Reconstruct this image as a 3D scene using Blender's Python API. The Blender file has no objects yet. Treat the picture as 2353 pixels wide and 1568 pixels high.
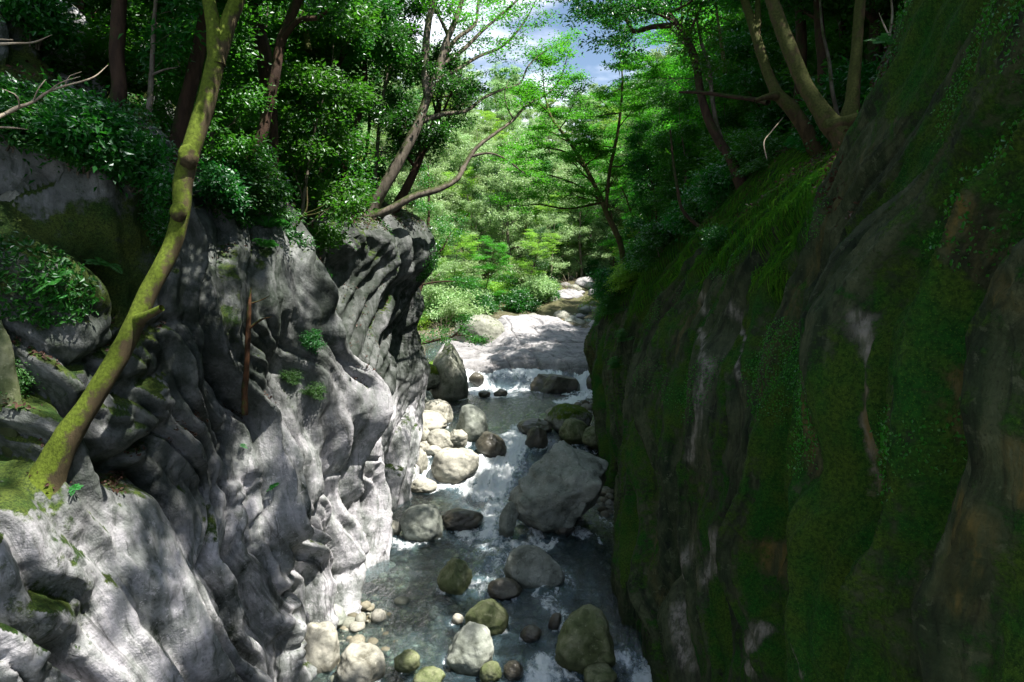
import bpy, math, random
import numpy as np
from mathutils import Vector, Matrix
from mathutils.bvhtree import BVHTree

R = math.radians
sc = bpy.context.scene
COL = sc.collection
rs = np.random.RandomState(7)

# ------------------------------------------------------------------ camera
CAM = np.array([0.0, 0.0, 8.0])
PITCH = R(8.0)
FPX = 1561.0
cam_d = bpy.data.cameras.new("camera")
cam_d.sensor_width = 36.0
cam_d.lens = 36.0 * FPX / 2353.0
cam_d.clip_start = 0.05
cam_d.clip_end = 2000.0
cam = bpy.data.objects.new("camera", cam_d)
cam.location = CAM
cam.rotation_euler = (R(90) - PITCH, 0, 0)
COL.objects.link(cam)
sc.camera = cam
cp, sp = math.cos(PITCH), math.sin(PITCH)


def ray(px, py):
    u = (px - 1176.5) / FPX
    v = (784.0 - py) / FPX
    return np.array([u, cp + v * sp, -sp + v * cp])


def at(px, py, Y):
    """world point at depth Y seen along that line of sight of the survey photograph"""
    d = ray(px, py)
    return CAM + d * (Y / d[1])


def on_level(px, py, z):
    d = ray(px, py)
    return CAM + d * ((z - 8.0) / d[2])


# ------------------------------------------------------------------ noise
_pr = np.random.RandomState(11)
_PERM = np.concatenate([_pr.permutation(256)] * 3).astype(np.int32)
_G = _pr.normal(size=(256, 3))
_G = (_G / np.linalg.norm(_G, axis=1)[:, None]).astype(np.float32)


def pn(x, y, z=0.0, seed=0):
    x, y, z = np.broadcast_arrays(np.asarray(x, np.float32), np.asarray(y, np.float32), np.asarray(z, np.float32))
    x = x + seed * 17.13
    y = y + seed * 5.71
    xi, yi, zi = np.floor(x), np.floor(y), np.floor(z)
    xf, yf, zf = x - xi, y - yi, z - zi
    xi, yi, zi = (xi.astype(np.int32) & 255), (yi.astype(np.int32) & 255), (zi.astype(np.int32) & 255)
    f = lambda t: t * t * t * (t * (t * 6 - 15) + 10)
    u, v, w = f(xf), f(yf), f(zf)

    def g(i, j, k):
        h = _PERM[_PERM[_PERM[xi + i] + yi + j] + zi + k]
        gr = _G[h]
        return gr[..., 0] * (xf - i) + gr[..., 1] * (yf - j) + gr[..., 2] * (zf - k)
    x00 = g(0, 0, 0) * (1 - u) + g(1, 0, 0) * u
    x10 = g(0, 1, 0) * (1 - u) + g(1, 1, 0) * u
    x01 = g(0, 0, 1) * (1 - u) + g(1, 0, 1) * u
    x11 = g(0, 1, 1) * (1 - u) + g(1, 1, 1) * u
    return ((x00 * (1 - v) + x10 * v) * (1 - w) + (x01 * (1 - v) + x11 * v) * w) * 1.6


def fbm(x, y, z=0.0, seed=0, octv=3, lac=2.1, gain=0.5):
    s, a = 0.0, 1.0
    for o in range(octv):
        s = s + a * pn(x, y, z, seed + o * 3)
        x, y, z = x * lac, y * lac, np.asarray(z) * lac
        a *= gain
    return s


def sstep(a, b, t):
    t = np.clip((np.asarray(t, float) - a) / (b - a), 0, 1)
    return t * t * (3 - 2 * t)


# ------------------------------------------------------------------ meshes
def mesh_np(name, V, F, smooth=True, attrs=None, mats=()):
    V = np.ascontiguousarray(V, np.float32).reshape(-1, 3)
    Fs = F if isinstance(F, list) else [F]
    Fs = [np.asarray(f, np.int32) for f in Fs if len(f)]
    me = bpy.data.meshes.new(name)
    me.vertices.add(len(V))
    me.vertices.foreach_set("co", V.ravel())
    loops = np.concatenate([f.ravel() for f in Fs])
    tot = np.concatenate([np.full(len(f), f.shape[1], np.int32) for f in Fs])
    start = np.concatenate([[0], np.cumsum(tot)[:-1]]).astype(np.int32)
    me.loops.add(len(loops))
    me.loops.foreach_set("vertex_index", loops)
    me.polygons.add(len(tot))
    me.polygons.foreach_set("loop_start", start)
    me.polygons.foreach_set("use_smooth", np.full(len(tot), smooth, bool))
    for k, a in (attrs or {}).items():
        at_ = me.attributes.new(k, 'FLOAT', 'POINT')
        at_.data.foreach_set("value", np.ascontiguousarray(a, np.float32).ravel())
    for m in mats:
        me.materials.append(m)
    me.update(calc_edges=True)
    return me


def grid_faces(n, m, wrap=False):
    i = np.arange(n - 1)[:, None]
    j = np.arange(m if wrap else m - 1)[None, :]
    j2 = (j + 1) % m
    return np.stack([i * m + j, i * m + j2, (i + 1) * m + j2, (i + 1) * m + j], -1).reshape(-1, 4)


def tag(o, label=None, cat=None, group=None, kind=None):
    if label: o['label'] = label
    if cat: o['category'] = cat
    if group: o['group'] = group
    if kind: o['kind'] = kind
    return o


def obj(name, me, parent=None, loc=None):
    o = bpy.data.objects.new(name, me)
    COL.objects.link(o)
    if parent is not None:
        o.parent = parent
    if loc is not None:
        o.location = loc
    return o


def empty(name, loc=(0, 0, 0)):
    o = bpy.data.objects.new(name, None)
    o.empty_display_size = 0.3
    o.location = loc
    COL.objects.link(o)
    return o


def eul(tilt, rz):
    """spin about its own axis first, then lean"""
    return (Matrix.Rotation(tilt[1], 3, 'Y') @ Matrix.Rotation(tilt[0], 3, 'X') @ Matrix.Rotation(rz, 3, 'Z')).to_euler()


def copy_thing(root, loc, rz, s, label=None, group=None, tilt=(0, 0)):
    c = root.copy()
    COL.objects.link(c)
    c.location = loc
    c.rotation_euler = eul(tilt, rz)
    c.scale = (s, s, s)
    if label: c['label'] = label
    if group: c['group'] = group
    for ch in root.children:
        d = ch.copy()
        COL.objects.link(d)
        d.parent = c
    return c


# ------------------------------------------------------------------ node helper
class NB:
    def __init__(self, name):
        self.m = bpy.data.materials.new(name)
        self.m.use_nodes = True
        self.t = self.m.node_tree
        self.t.nodes.clear()
        self.out = self.t.nodes.new('ShaderNodeOutputMaterial')

    def n(self, typ, **kw):
        nd = self.t.nodes.new(typ)
        for k, v in kw.items():
            setattr(nd, k, v)
        return nd

    def set(self, sock, v):
        if isinstance(v, bpy.types.NodeSocket):
            self.t.links.new(v, sock)
        elif v is not None:
            if isinstance(v, (tuple, list)) and len(v) == 3 and sock.type == 'RGBA':
                v = (*v, 1.0)
            sock.default_value = v

    def coord(self, scale=(1, 1, 1), rot=(0, 0, 0), kind='Object'):
        tc = self.n('ShaderNodeTexCoord')
        mp = self.n('ShaderNodeMapping')
        mp.inputs['Scale'].default_value = scale
        mp.inputs['Rotation'].default_value = rot
        self.t.links.new(tc.outputs[kind], mp.inputs['Vector'])
        return mp.outputs[0]

    def pos(self, scale=(1, 1, 1), rot=(0, 0, 0)):
        g = self.n('ShaderNodeNewGeometry')
        mp = self.n('ShaderNodeMapping')
        mp.inputs['Scale'].default_value = scale
        mp.inputs['Rotation'].default_value = rot
        self.t.links.new(g.outputs['Position'], mp.inputs['Vector'])
        return mp.outputs[0]

    def noise(self, vec, scale, detail=4.0, rough=0.55, dist=0.0, col=False):
        nd = self.n('ShaderNodeTexNoise')
        self.set(nd.inputs['Vector'], vec)
        nd.inputs['Scale'].default_value = scale
        nd.inputs['Detail'].default_value = detail
        nd.inputs['Roughness'].default_value = rough
        nd.inputs['Distortion'].default_value = dist
        return nd.outputs['Color' if col else 'Fac']

    def voro(self, vec, scale, feature='F1', out='Distance', rand=1.0):
        nd = self.n('ShaderNodeTexVoronoi', feature=feature)
        self.set(nd.inputs['Vector'], vec)
        nd.inputs['Scale'].default_value = scale
        nd.inputs['Randomness'].default_value = rand
        return nd.outputs[out]

    def math(self, op, a, b=None, c=None, clamp=False):
        nd = self.n('ShaderNodeMath', operation=op, use_clamp=clamp)
        self.set(nd.inputs[0], a)
        if b is not None: self.set(nd.inputs[1], b)
        if c is not None: self.set(nd.inputs[2], c)
        return nd.outputs[0]

    def maprange(self, v, a, b, c=0.0, d=1.0, smooth=True):
        nd = self.n('ShaderNodeMapRange')
        nd.interpolation_type = 'SMOOTHSTEP' if smooth else 'LINEAR'
        self.set(nd.inputs[0], v)
        for i, x in enumerate((a, b, c, d)):
            nd.inputs[i + 1].default_value = x
        return nd.outputs[0]

    def mix(self, fac, a, b, blend='MIX'):
        nd = self.n('ShaderNodeMix', data_type='RGBA', blend_type=blend)
        self.set(nd.inputs[0], fac)
        self.set(nd.inputs[6], a)
        self.set(nd.inputs[7], b)
        return nd.outputs[2]

    def ramp(self, fac, stops):
        nd = self.n('ShaderNodeValToRGB')
        els = nd.color_ramp.elements
        while len(els) < len(stops):
            els.new(0.5)
        for e, (p, c) in zip(els, stops):
            e.position = p
            e.color = (*c, 1.0)
        self.set(nd.inputs[0], fac)
        return nd.outputs[0]

    def attr(self, name):
        nd = self.n('ShaderNodeAttribute', attribute_name=name)
        return nd.outputs['Fac']

    def bump(self, h, strength=0.5, dist=0.05, normal=None):
        nd = self.n('ShaderNodeBump')
        nd.inputs['Strength'].default_value = strength
        nd.inputs['Distance'].default_value = dist
        self.set(nd.inputs['Height'], h)
        if normal is not None: self.set(nd.inputs['Normal'], normal)
        return nd.outputs[0]

    def bsdf(self, color, rough=0.8, normal=None, spec=0.3, **kw):
        nd = self.n('ShaderNodeBsdfPrincipled')
        self.set(nd.inputs['Base Color'], color)
        self.set(nd.inputs['Roughness'], rough)
        nd.inputs['Specular IOR Level'].default_value = spec
        if normal is not None: self.set(nd.inputs['Normal'], normal)
        return nd.outputs[0]

    def done(self, shader, disp=None):
        self.t.links.new(shader, self.out.inputs['Surface'])
        return self.m


# ------------------------------------------------------------------ tubes & leaves
def tube(pts, rad, sides=8, rough=0.0, seed=0, per_m=None, flat_end=False):
    """returns V,F for a tapered round limb through pts"""
    pts = np.asarray(pts, float)
    rad = np.asarray(rad, float)
    if per_m:
        d = np.concatenate([[0], np.cumsum(np.linalg.norm(np.diff(pts, axis=0), axis=1))])
        n = max(4, int(d[-1] * per_m))
        t = np.linspace(0, d[-1], n)
        pts = np.stack([crspline(d, pts[:, k], t) for k in range(3)], 1)
        rad = np.interp(t, d, rad)
    n = len(pts)
    tan = np.gradient(pts, axis=0)
    tan /= np.linalg.norm(tan, axis=1)[:, None] + 1e-9
    ref = np.array([1.0, 0.0, 0.0]) if abs(tan[:, 0]).mean() < 0.8 else np.array([0.0, 1.0, 0.0])
    b = np.cross(tan, ref)
    b /= np.linalg.norm(b, axis=1)[:, None] + 1e-9
    c = np.cross(b, tan)
    a = np.linspace(0, 2 * np.pi, sides, endpoint=False)
    off = b[:, None, :] * np.cos(a)[None, :, None] + c[:, None, :] * np.sin(a)[None, :, None]
    rr = np.repeat(rad[:, None], sides, 1)
    V = pts[:, None, :] + off * rr[..., None]
    if rough > 0:
        k = 1.0 / max(rad.mean(), 0.02)
        nz = pn(V[..., 0] * k * .35, V[..., 1] * k * .35, V[..., 2] * k * .12, seed) + .6 * pn(V[..., 0] * k * .9, V[..., 1] * k * .9, V[..., 2] * k * .5, seed + 4)
        V = pts[:, None, :] + off * (rr * (1 + rough * nz))[..., None]
    F = grid_faces(n, sides, True)
    return V.reshape(-1, 3), F


def crspline(d, y, t):
    m = np.gradient(y, d)
    i = np.clip(np.searchsorted(d, t) - 1, 0, len(d) - 2)
    h = d[i + 1] - d[i] + 1e-12
    s = (t - d[i]) / h
    return (2 * s**3 - 3 * s**2 + 1) * y[i] + (s**3 - 2 * s**2 + s) * h * m[i] + (-2 * s**3 + 3 * s**2) * y[i + 1] + (s**3 - s**2) * h * m[i + 1]


def join(parts):
    Vs, Fs, o = [], [], 0
    for V, F in parts:
        Vs.append(V)
        Fs.append(F + o)
        o += len(V)
    return np.concatenate(Vs), np.concatenate(Fs)


def leaves(C, N, D, L, W, fold=0.18):
    """one folded rhombic leaf per row: centre C, face normal N, axis D, length L, width W"""
    N = N / (np.linalg.norm(N, axis=1)[:, None] + 1e-9)
    D = D - N * (D * N).sum(1)[:, None]
    D = D / (np.linalg.norm(D, axis=1)[:, None] + 1e-9)
    B = np.cross(N, D)
    L = np.broadcast_to(L, len(C))[:, None]
    W = np.broadcast_to(W, len(C))[:, None]
    v0 = C - D * L * .5
    v2 = C + D * L * .5 - N * L * .10
    v1 = C + B * W * .5 + N * W * fold - D * L * .08
    v3 = C - B * W * .5 + N * W * fold - D * L * .08
    V = np.stack([v0, v1, v2, v3], 1).reshape(-1, 3)
    F = np.arange(len(C) * 4).reshape(-1, 4)
    return V, F
# ------------------------------------------------------------------ materials
def rock_material(name, pale, mid, dark, moss_a, moss_b, bump=0.5, streak=(1.6, 1.6, 0.35), ochre=None, moss_amt=1.0, pale_c=None, rough=0.85, spec=0.25, flow=None):
    b = NB(name)
    p = b.pos()
    ps = b.pos(streak)
    n1 = b.noise(ps, 1.4, 6, .6, .6)
    n2 = b.noise(p, 3.2, 6, .65)
    n3 = b.noise(p, 16, 5, .6)
    n4 = b.noise(ps, 5.0, 4, .6, 1.0)
    f = b.math('ADD', b.math('MULTIPLY', n1, .6), b.math('MULTIPLY', n2, .4))
    col = b.ramp(f, [(.36, dark), (.46, mid), (.57, pale), (.8, tuple(min(1, c * 1.12) for c in pale))])
    col = b.mix(b.maprange(n3, .42, .62, 0, .45), col, mid)
    # dark water streaks, lichen specks, and a dark mask that also holds painted shade
    st = b.attr('stain_shade')
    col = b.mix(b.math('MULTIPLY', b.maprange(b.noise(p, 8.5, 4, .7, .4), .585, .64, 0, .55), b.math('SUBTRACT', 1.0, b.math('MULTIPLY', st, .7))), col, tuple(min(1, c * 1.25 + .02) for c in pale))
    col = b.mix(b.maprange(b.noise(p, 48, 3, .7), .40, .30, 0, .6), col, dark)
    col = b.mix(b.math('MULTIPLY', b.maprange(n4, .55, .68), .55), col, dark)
    st = b.attr('stain_shade')
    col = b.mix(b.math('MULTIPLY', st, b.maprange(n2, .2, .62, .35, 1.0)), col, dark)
    if flow:
        # grain of the rock running along its folds
        sx_ = b.n('ShaderNodeSeparateXYZ')
        b.set(sx_.inputs[0], p)
        cx_ = b.n('ShaderNodeCombineXYZ')
        b.set(cx_.inputs[0], b.math('MULTIPLY', b.attr('flow'), flow))
        b.set(cx_.inputs[1], b.math('MULTIPLY', sx_.outputs[2], flow * .07))
        b.set(cx_.inputs[2], b.math('MULTIPLY', sx_.outputs[0], .4))
        g1 = b.noise(cx_.outputs[0], 1.0, 7, .68, .25)
        g2 = b.noise(cx_.outputs[0], 3.7, 5, .6, .2)
        gk = b.math('ADD', b.math('MULTIPLY', g1, .65), b.math('MULTIPLY', g2, .35))
        col = b.mix(b.maprange(gk, .36, .50, .72, 0), col, tuple(c * .45 for c in dark))
        col = b.mix(b.math('MULTIPLY', b.maprange(gk, .52, .66, 0, .75), b.math('SUBTRACT', 1.0, b.math('MULTIPLY', st, .82))), col, pale)
    stk = b.maprange(b.noise(b.pos((5, 5, .45)), 3.0, 5, .65, .3), .40, .58)
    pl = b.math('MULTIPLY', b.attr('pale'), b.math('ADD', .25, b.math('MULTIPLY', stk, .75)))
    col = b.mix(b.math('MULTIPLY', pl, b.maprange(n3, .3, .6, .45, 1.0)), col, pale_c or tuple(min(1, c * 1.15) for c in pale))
    if ochre:
        oc = b.math('MULTIPLY', b.attr('ochre'), b.math('ADD', .2, b.math('MULTIPLY', stk, .8)))
        if flow: oc = b.math('MULTIPLY', oc, b.maprange(gk, .40, .54, .15, 1))
        col = b.mix(b.math('MULTIPLY', oc, b.maprange(n2, .3, .6, .3, 1.0)), col, ochre)
    ms = b.attr('moss')
    nm = b.noise(p, 7, 6, .7)
    mf = b.maprange(b.math('ADD', ms, b.math('MULTIPLY', b.math('SUBTRACT', nm, .5), 1.1)), .38, .62, 0, moss_amt)
    mcol = b.mix(b.maprange(b.noise(p, 2.3, 5, .6), .35, .65), moss_a, moss_b)
    mcol = b.mix(b.maprange(b.noise(p, 34, 5, .7), .40, .62, 0, .75), mcol, tuple(c * .30 for c in moss_a))
    mcol = b.mix(b.maprange(b.noise(p, 90, 2, .6), .58, .70, 0, .55), mcol, tuple(min(1, c * 1.9) for c in moss_b))
    col = b.mix(mf, col, mcol)
    h = b.math('ADD', b.math('MULTIPLY', n3, .5), b.math('MULTIPLY', b.noise(p, 45, 4, .6), .22))
    h = b.math('ADD', h, b.math('MULTIPLY', n4, .35))
    if flow:
        h = b.math('ADD', h, b.math('MULTIPLY', gk, 1.4))
    hm = b.math('MULTIPLY', b.noise(p, 60, 3, .7), b.math('MULTIPLY', mf, .8))
    h = b.math('ADD', h, hm)
    nrm = b.bump(h, bump, .06)
    ro = b.math('ADD', rough, b.math('MULTIPLY', mf, .1))
    return b.done(b.bsdf(col, ro, nrm, spec))


M = {}
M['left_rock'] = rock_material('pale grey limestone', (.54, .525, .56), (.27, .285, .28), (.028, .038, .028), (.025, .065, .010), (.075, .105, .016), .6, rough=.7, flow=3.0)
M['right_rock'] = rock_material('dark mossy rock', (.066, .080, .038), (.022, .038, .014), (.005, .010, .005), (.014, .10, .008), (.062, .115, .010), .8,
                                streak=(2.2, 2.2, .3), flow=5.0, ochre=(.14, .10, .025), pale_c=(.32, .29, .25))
M['slab_rock'] = rock_material('sun bleached granite', (.37, .36, .365), (.24, .235, .245), (.07, .066, .062), (.08, .12, .02), (.14, .16, .02), .35, streak=(.7, 1.2, 1.2))
M['stone_pale'] = rock_material('pale boulder granite', (.40, .385, .33), (.29, .285, .24), (.11, .105, .08), (.06, .10, .015), (.12, .14, .02), .35, streak=(1, 1, 1))
M['stone_grey'] = rock_material('grey boulder stone', (.33, .35, .31), (.22, .24, .205), (.08, .09, .07), (.035, .08, .012), (.08, .12, .018), .45, streak=(1, 1, 1))
M['stone_green'] = rock_material('algae green boulder', (.24, .25, .15), (.115, .14, .06), (.04, .05, .02), (.03, .08, .008), (.09, .13, .02), .35, streak=(1, 1, 1))
M['stone_brown'] = rock_material('wet brown stone', (.115, .105, .080), (.07, .064, .048), (.022, .02, .016), (.03, .06, .01), (.05, .08, .015), .4, streak=(1, 1, 1), rough=.35, spec=.5)
M['stone_mossy'] = rock_material('moss covered boulder', (.30, .30, .26), (.17, .18, .14), (.05, .055, .04), (.055, .12, .010), (.14, .19, .02), .5, streak=(1, 1, 1))


def bark_material(name, a, bcol, moss, moss_amt, scale=1.0):
    b = NB(name)
    p = b.pos()
    ps = b.pos((1, 1, .22))
    n1 = b.noise(ps, 9 * scale, 6, .65, .4)
    n2 = b.noise(p, 2.5 * scale, 4, .6)
    col = b.mix(b.maprange(n1, .35, .65), a, bcol)
    g = b.n('ShaderNodeNewGeometry')
    nz = b.n('ShaderNodeSeparateXYZ')
    b.t.links.new(g.outputs['Normal'], nz.inputs[0])
    up = b.math('ADD', b.math('MULTIPLY', nz.outputs[2], .35), b.math('MULTIPLY', nz.outputs[0], -.12))
    nm = b.noise(p, 6 * scale, 6, .7)
    mf = b.maprange(b.math('ADD', b.math('ADD', nm, up), b.math('MULTIPLY', b.math('SUBTRACT', n2, .5), .6)), .62 - moss_amt * .5, .82 - moss_amt * .5)
    mc = b.mix(b.maprange(b.noise(p, 30, 4, .6), .3, .7), moss, tuple(c * .5 for c in moss))
    col = b.mix(mf, col, mc)
    h = b.math('ADD', n1, b.math('MULTIPLY', b.noise(p, 70, 3, .7), .4))
    return b.done(b.bsdf(col, .9, b.bump(h, .7, .03), .2))


M['bark_moss'] = bark_material('moss covered bark', (.10, .075, .04), (.055, .045, .025), (.13, .18, .020), .56)
M['bark_brown'] = bark_material('dark brown bark', (.075, .045, .030), (.035, .022, .016), (.05, .07, .02), .05)
M['bark_olive'] = bark_material('olive brown bark', (.115, .080, .042), (.055, .040, .022), (.085, .095, .025), .4)
M['bark_grey'] = bark_material('smooth grey bark', (.20, .17, .135), (.09, .075, .06), (.07, .09, .03), .12)
M['bark_dead'] = bark_material('bleached dead wood', (.42, .36, .28), (.25, .20, .15), (.2, .2, .1), -.2)
M['bark_rot'] = bark_material('rotten red brown wood', (.085, .040, .018), (.03, .016, .009), (.06, .08, .02), .05)


def leaf_material(name, c1, c2, trans, glossy=0.12, tw=0.45, rough=.35):
    b = NB(name)
    g = b.n('ShaderNodeNewGeometry')
    oi = b.n('ShaderNodeObjectInfo')
    r = g.outputs['Random Per Island']
    col = b.mix(r, c1, c2)
    p = b.pos()
    cl = b.noise(p, .55, 3, .5)
    col = b.mix(b.maprange(cl, .40, .62, 0, .45), col, tuple(x * .5 for x in c1))
    hs = b.n('ShaderNodeHueSaturation')
    b.set(hs.inputs['Hue'], b.math('ADD', .48, b.math('MULTIPLY', oi.outputs['Random'], .04)))
    b.set(hs.inputs['Value'], b.math('ADD', .8, b.math('MULTIPLY', oi.outputs['Random'], .45)))
    b.set(hs.inputs['Color'], col)
    tcol = b.mix(.5, trans, hs.outputs[0])
    d = b.n('ShaderNodeBsdfDiffuse')
    b.set(d.inputs['Color'], hs.outputs[0])
    t = b.n('ShaderNodeBsdfTranslucent')
    b.set(t.inputs['Color'], tcol)
    m1 = b.n('ShaderNodeMixShader')
    m1.inputs[0].default_value = tw
    b.t.links.new(d.outputs[0], m1.inputs[1])
    b.t.links.new(t.outputs[0], m1.inputs[2])
    gl = b.n('ShaderNodeBsdfGlossy')
    gl.inputs['Roughness'].default_value = rough + .18
    gl.inputs['Color'].default_value = (.6, .65, .65, 1)
    fr = b.n('ShaderNodeFresnel')
    fr.inputs['IOR'].default_value = 1.45
    m2 = b.n('ShaderNodeMixShader')
    b.set(m2.inputs[0], b.math('MULTIPLY', fr.outputs[0], glossy * 1.6, clamp=True))
    b.t.links.new(m1.outputs[0], m2.inputs[1])
    b.t.links.new(gl.outputs[0], m2.inputs[2])
    return b.done(m2.outputs[0])


M['leaf_maple'] = leaf_material('fresh maple leaf', (.035, .26, .012), (.11, .36, .018), (.16, .72, .03), .05, .5)
M['leaf_yellow'] = leaf_material('yellow green leaf', (.18, .36, .03), (.30, .46, .06), (.45, .78, .07), .05, .5)
M['leaf_dark'] = leaf_material('dark evergreen leaf', (.018, .095, .014), (.050, .165, .022), (.07, .36, .02), .12, .4, .3)
M['leaf_mid'] = leaf_material('mid green leaf', (.028, .15, .014), (.075, .22, .024), (.11, .46, .02), .10, .45)
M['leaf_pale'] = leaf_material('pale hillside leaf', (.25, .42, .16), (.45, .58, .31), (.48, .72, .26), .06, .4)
M['leaf_shrub'] = leaf_material('glossy shrub leaf', (.015, .12, .016), (.040, .19, .024), (.07, .42, .02), .15, .4, .28)
M['fern_leaf'] = leaf_material('fern frond green', (.03, .20, .03), (.07, .28, .05), (.09, .40, .05), .05, .45)
M['litter'] = leaf_material('fallen brown leaf', (.06, .035, .022), (.14, .085, .055), (.12, .07, .04), .05, .15)
M['moss_strand'] = leaf_material('hanging moss strand', (.03, .20, .014), (.17, .36, .025), (.14, .6, .03), .03, .35, .5)
# ------------------------------------------------------------------ the two gorge walls
LEFT = {
 -3: [(-4.1,-1.5),(-4.4,.3),(-4.7,2.5),(-5.0,4.3),(-5.2,5.4),(-6.4,5.9),(-6.8,8),(-7.6,11.2),(-13,16),(-34,34)],
 2: [(-4.1,-1.5),(-4.4,.3),(-4.7,2.5),(-5.0,4.3),(-5.2,5.4),(-6.4,5.9),(-6.8,8),(-7.6,11.2),(-13,16),(-34,34)],
 7: [(-4.0,-1.5),(-4.3,.3),(-4.6,2.5),(-4.9,4.3),(-5.1,5.5),(-5.9,5.8),(-6.4,8),(-7.3,11.4),(-12,16),(-34,34)],
 8.3: [(-3.9,-1.5),(-4.2,.3),(-4.5,2.5),(-4.8,5.0),(-5.0,7.4),(-5.3,8.7),(-6.5,9.3),(-7.4,11.8),(-12,16),(-34,34)],
 12: [(-3.8,-1.5),(-4.0,.2),(-4.2,2.5),(-4.4,5),(-4.5,7.6),(-4.8,8.9),(-6.2,9.6),(-7.6,12.4),(-12,16.5),(-34,34)],
 16: [(-3.6,-1.5),(-3.8,.2),(-3.9,2.5),(-4.0,4.9),(-4.1,7.2),(-4.4,8.6),(-5.6,9.3),(-7.8,11),(-12,15.5),(-34,34)],
 20: [(-3.8,-1.5),(-3.8,.2),(-3.7,2.5),(-3.5,4.8),(-3.3,6.6),(-3.2,7.9),(-4.3,8.8),(-7.0,10.4),(-12,15),(-34,34)],
 23: [(-3.7,-1.5),(-3.7,.4),(-3.7,2.5),(-3.7,4.4),(-3.7,6),(-3.8,7.3),(-4.8,8.3),(-7.2,10.2),(-12,15),(-34,34)],
 24.6: [(-4.2,-1),(-4.5,.6),(-4.8,2.4),(-5.1,4),(-5.4,5.2),(-6.0,6.2),(-6.8,7),(-9,9),(-14,14),(-35,33)],
 27: [(-4.8,-1),(-5.2,.9),(-5.8,1.9),(-6.5,3),(-7.3,4),(-8,5),(-9,6),(-11,8),(-15,13),(-36,33)],
 34: [(-5,-1),(-5.4,1.2),(-6.2,2.0),(-7.3,3),(-8.4,4),(-9.4,5),(-10.5,6),(-12.5,8),(-17,13),(-38,34)],
 46: [(-6,-1),(-6.8,2.0),(-8,3),(-9.5,4),(-10.5,5),(-11.5,6),(-13,8),(-16,11),(-21,17),(-42,38)],
 75: [(-7,3),(-8,6.5),(-9,8),(-10.5,10),(-11.5,11),(-13,12.5),(-15,15),(-18,18),(-24,25),(-50,50)],
}
RIGHT = {
 -3: [(2.6,-1.5),(2.7,.3),(2.6,3),(2.45,6),(2.7,8.3),(3.1,10.3),(3.7,12.2),(5.2,14),(12,19),(32,33)],
 4: [(2.6,-1.5),(2.7,.3),(2.65,3),(2.6,6),(2.9,8.1),(3.3,10),(3.9,11.8),(5.4,13.4),(12,18),(32,33)],
 7.3: [(2.6,-1.5),(2.7,.3),(2.75,3),(2.85,5.6),(3.35,7.8),(3.95,9.5),(4.6,11.2),(5.8,12.4),(12,17),(32,33)],
 9.2: [(2.6,-1.5),(2.7,.3),(2.85,3),(3.0,5.2),(3.45,6.9),(4.2,8.2),(5.2,9.3),(6.6,10.1),(12,15),(32,33)],
 11.5: [(2.6,-1.5),(2.75,.2),(2.95,2.5),(3.2,5),(3.7,6.9),(4.4,8.1),(5.2,9.2),(6.7,10.0),(12,14.6),(32,32)],
 15: [(2.9,-1.5),(3.0,.2),(3.2,2.5),(3.5,4.8),(4.0,6.8),(4.6,8.0),(5.4,9.4),(7.0,10.6),(12,15),(32,32)],
 18: [(3.1,-1.5),(3.2,.2),(3.4,2.5),(3.7,4.5),(4.1,6.3),(4.7,7.7),(5.5,9.3),(7.2,10.8),(12,15),(32,32)],
 22: [(3.3,-1.5),(3.45,.3),(3.4,2.2),(3.5,4),(3.8,5.5),(4.3,6.6),(5.2,8),(7,10),(12,14.5),(32,32)],
 27: [(3.8,-1.5),(3.9,.8),(3.7,2.2),(3.6,3.6),(3.8,4.8),(4.2,5.8),(5,7),(7,9),(12,14),(32,32)],
 32: [(4.3,-1.5),(4.4,1),(4.2,2.3),(4.1,3.6),(4.2,4.6),(4.5,5.5),(5.3,6.5),(7.3,8.7),(12.5,14),(33,33)],
 40: [(5.6,-1),(5.8,1.5),(5.9,3),(6.0,4),(6.3,5),(6.8,6),(7.5,7),(9.5,9),(14,14),(35,35)],
 52: [(7.4,0),(7.7,3),(8.0,4.5),(8.3,5.5),(8.8,6.5),(9.4,7.5),(10,8.5),(12,11),(17,16),(38,38)],
 75: [(9.5,3),(10,7),(11,9),(12,10.5),(13,12),(14,13),(15.5,15),(18,18),(24,25),(50,50)],
}
NSEG = [14, 90, 80, 80, 56, 56, 46, 30, 26]


def profile_grid(stations):
    ys = np.array(sorted(stations), float)
    C = np.array([stations[k] for k in sorted(stations)], float)
    Y = [-3.0]
    while Y[-1] < 75:
        y = Y[-1]
        Y.append(y + (0.10 if y < 3.5 else max(0.022, 0.0032 * y) if y < 30 else 0.006 * y))
    Y = np.array(Y)
    K = C.shape[1]
    ctrl = np.zeros((len(Y), K, 2))
    for k in range(K):
        for c in range(2):
            lin = np.interp(Y, ys, C[:, k, c])
            cub = crspline(ys, C[:, k, c], Y)
            ctrl[:, k, c] = .35 * lin + .65 * cub
    cols = []
    for s in range(K - 1):
        p0 = ctrl[:, max(s - 1, 0)]
        p1, p2 = ctrl[:, s], ctrl[:, s + 1]
        p3 = ctrl[:, min(s + 2, K - 1)]
        for t in np.linspace(0, 1, NSEG[s], endpoint=(s == K - 2)):
            cr = .5 * (2 * p1 + (p2 - p0) * t + (2 * p0 - 5 * p1 + 4 * p2 - p3) * t**2 + (3 * p1 - p0 - 3 * p2 + p3) * t**3)
            lin = p1 * (1 - t) + p2 * t
            cols.append(.6 * cr + .4 * lin)
    G = np.stack(cols, 1)
    P = np.zeros((len(Y), G.shape[1], 3))
    P[..., 0] = G[..., 0]
    P[..., 2] = G[..., 1]
    P[..., 1] = Y[:, None]
    return P


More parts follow.
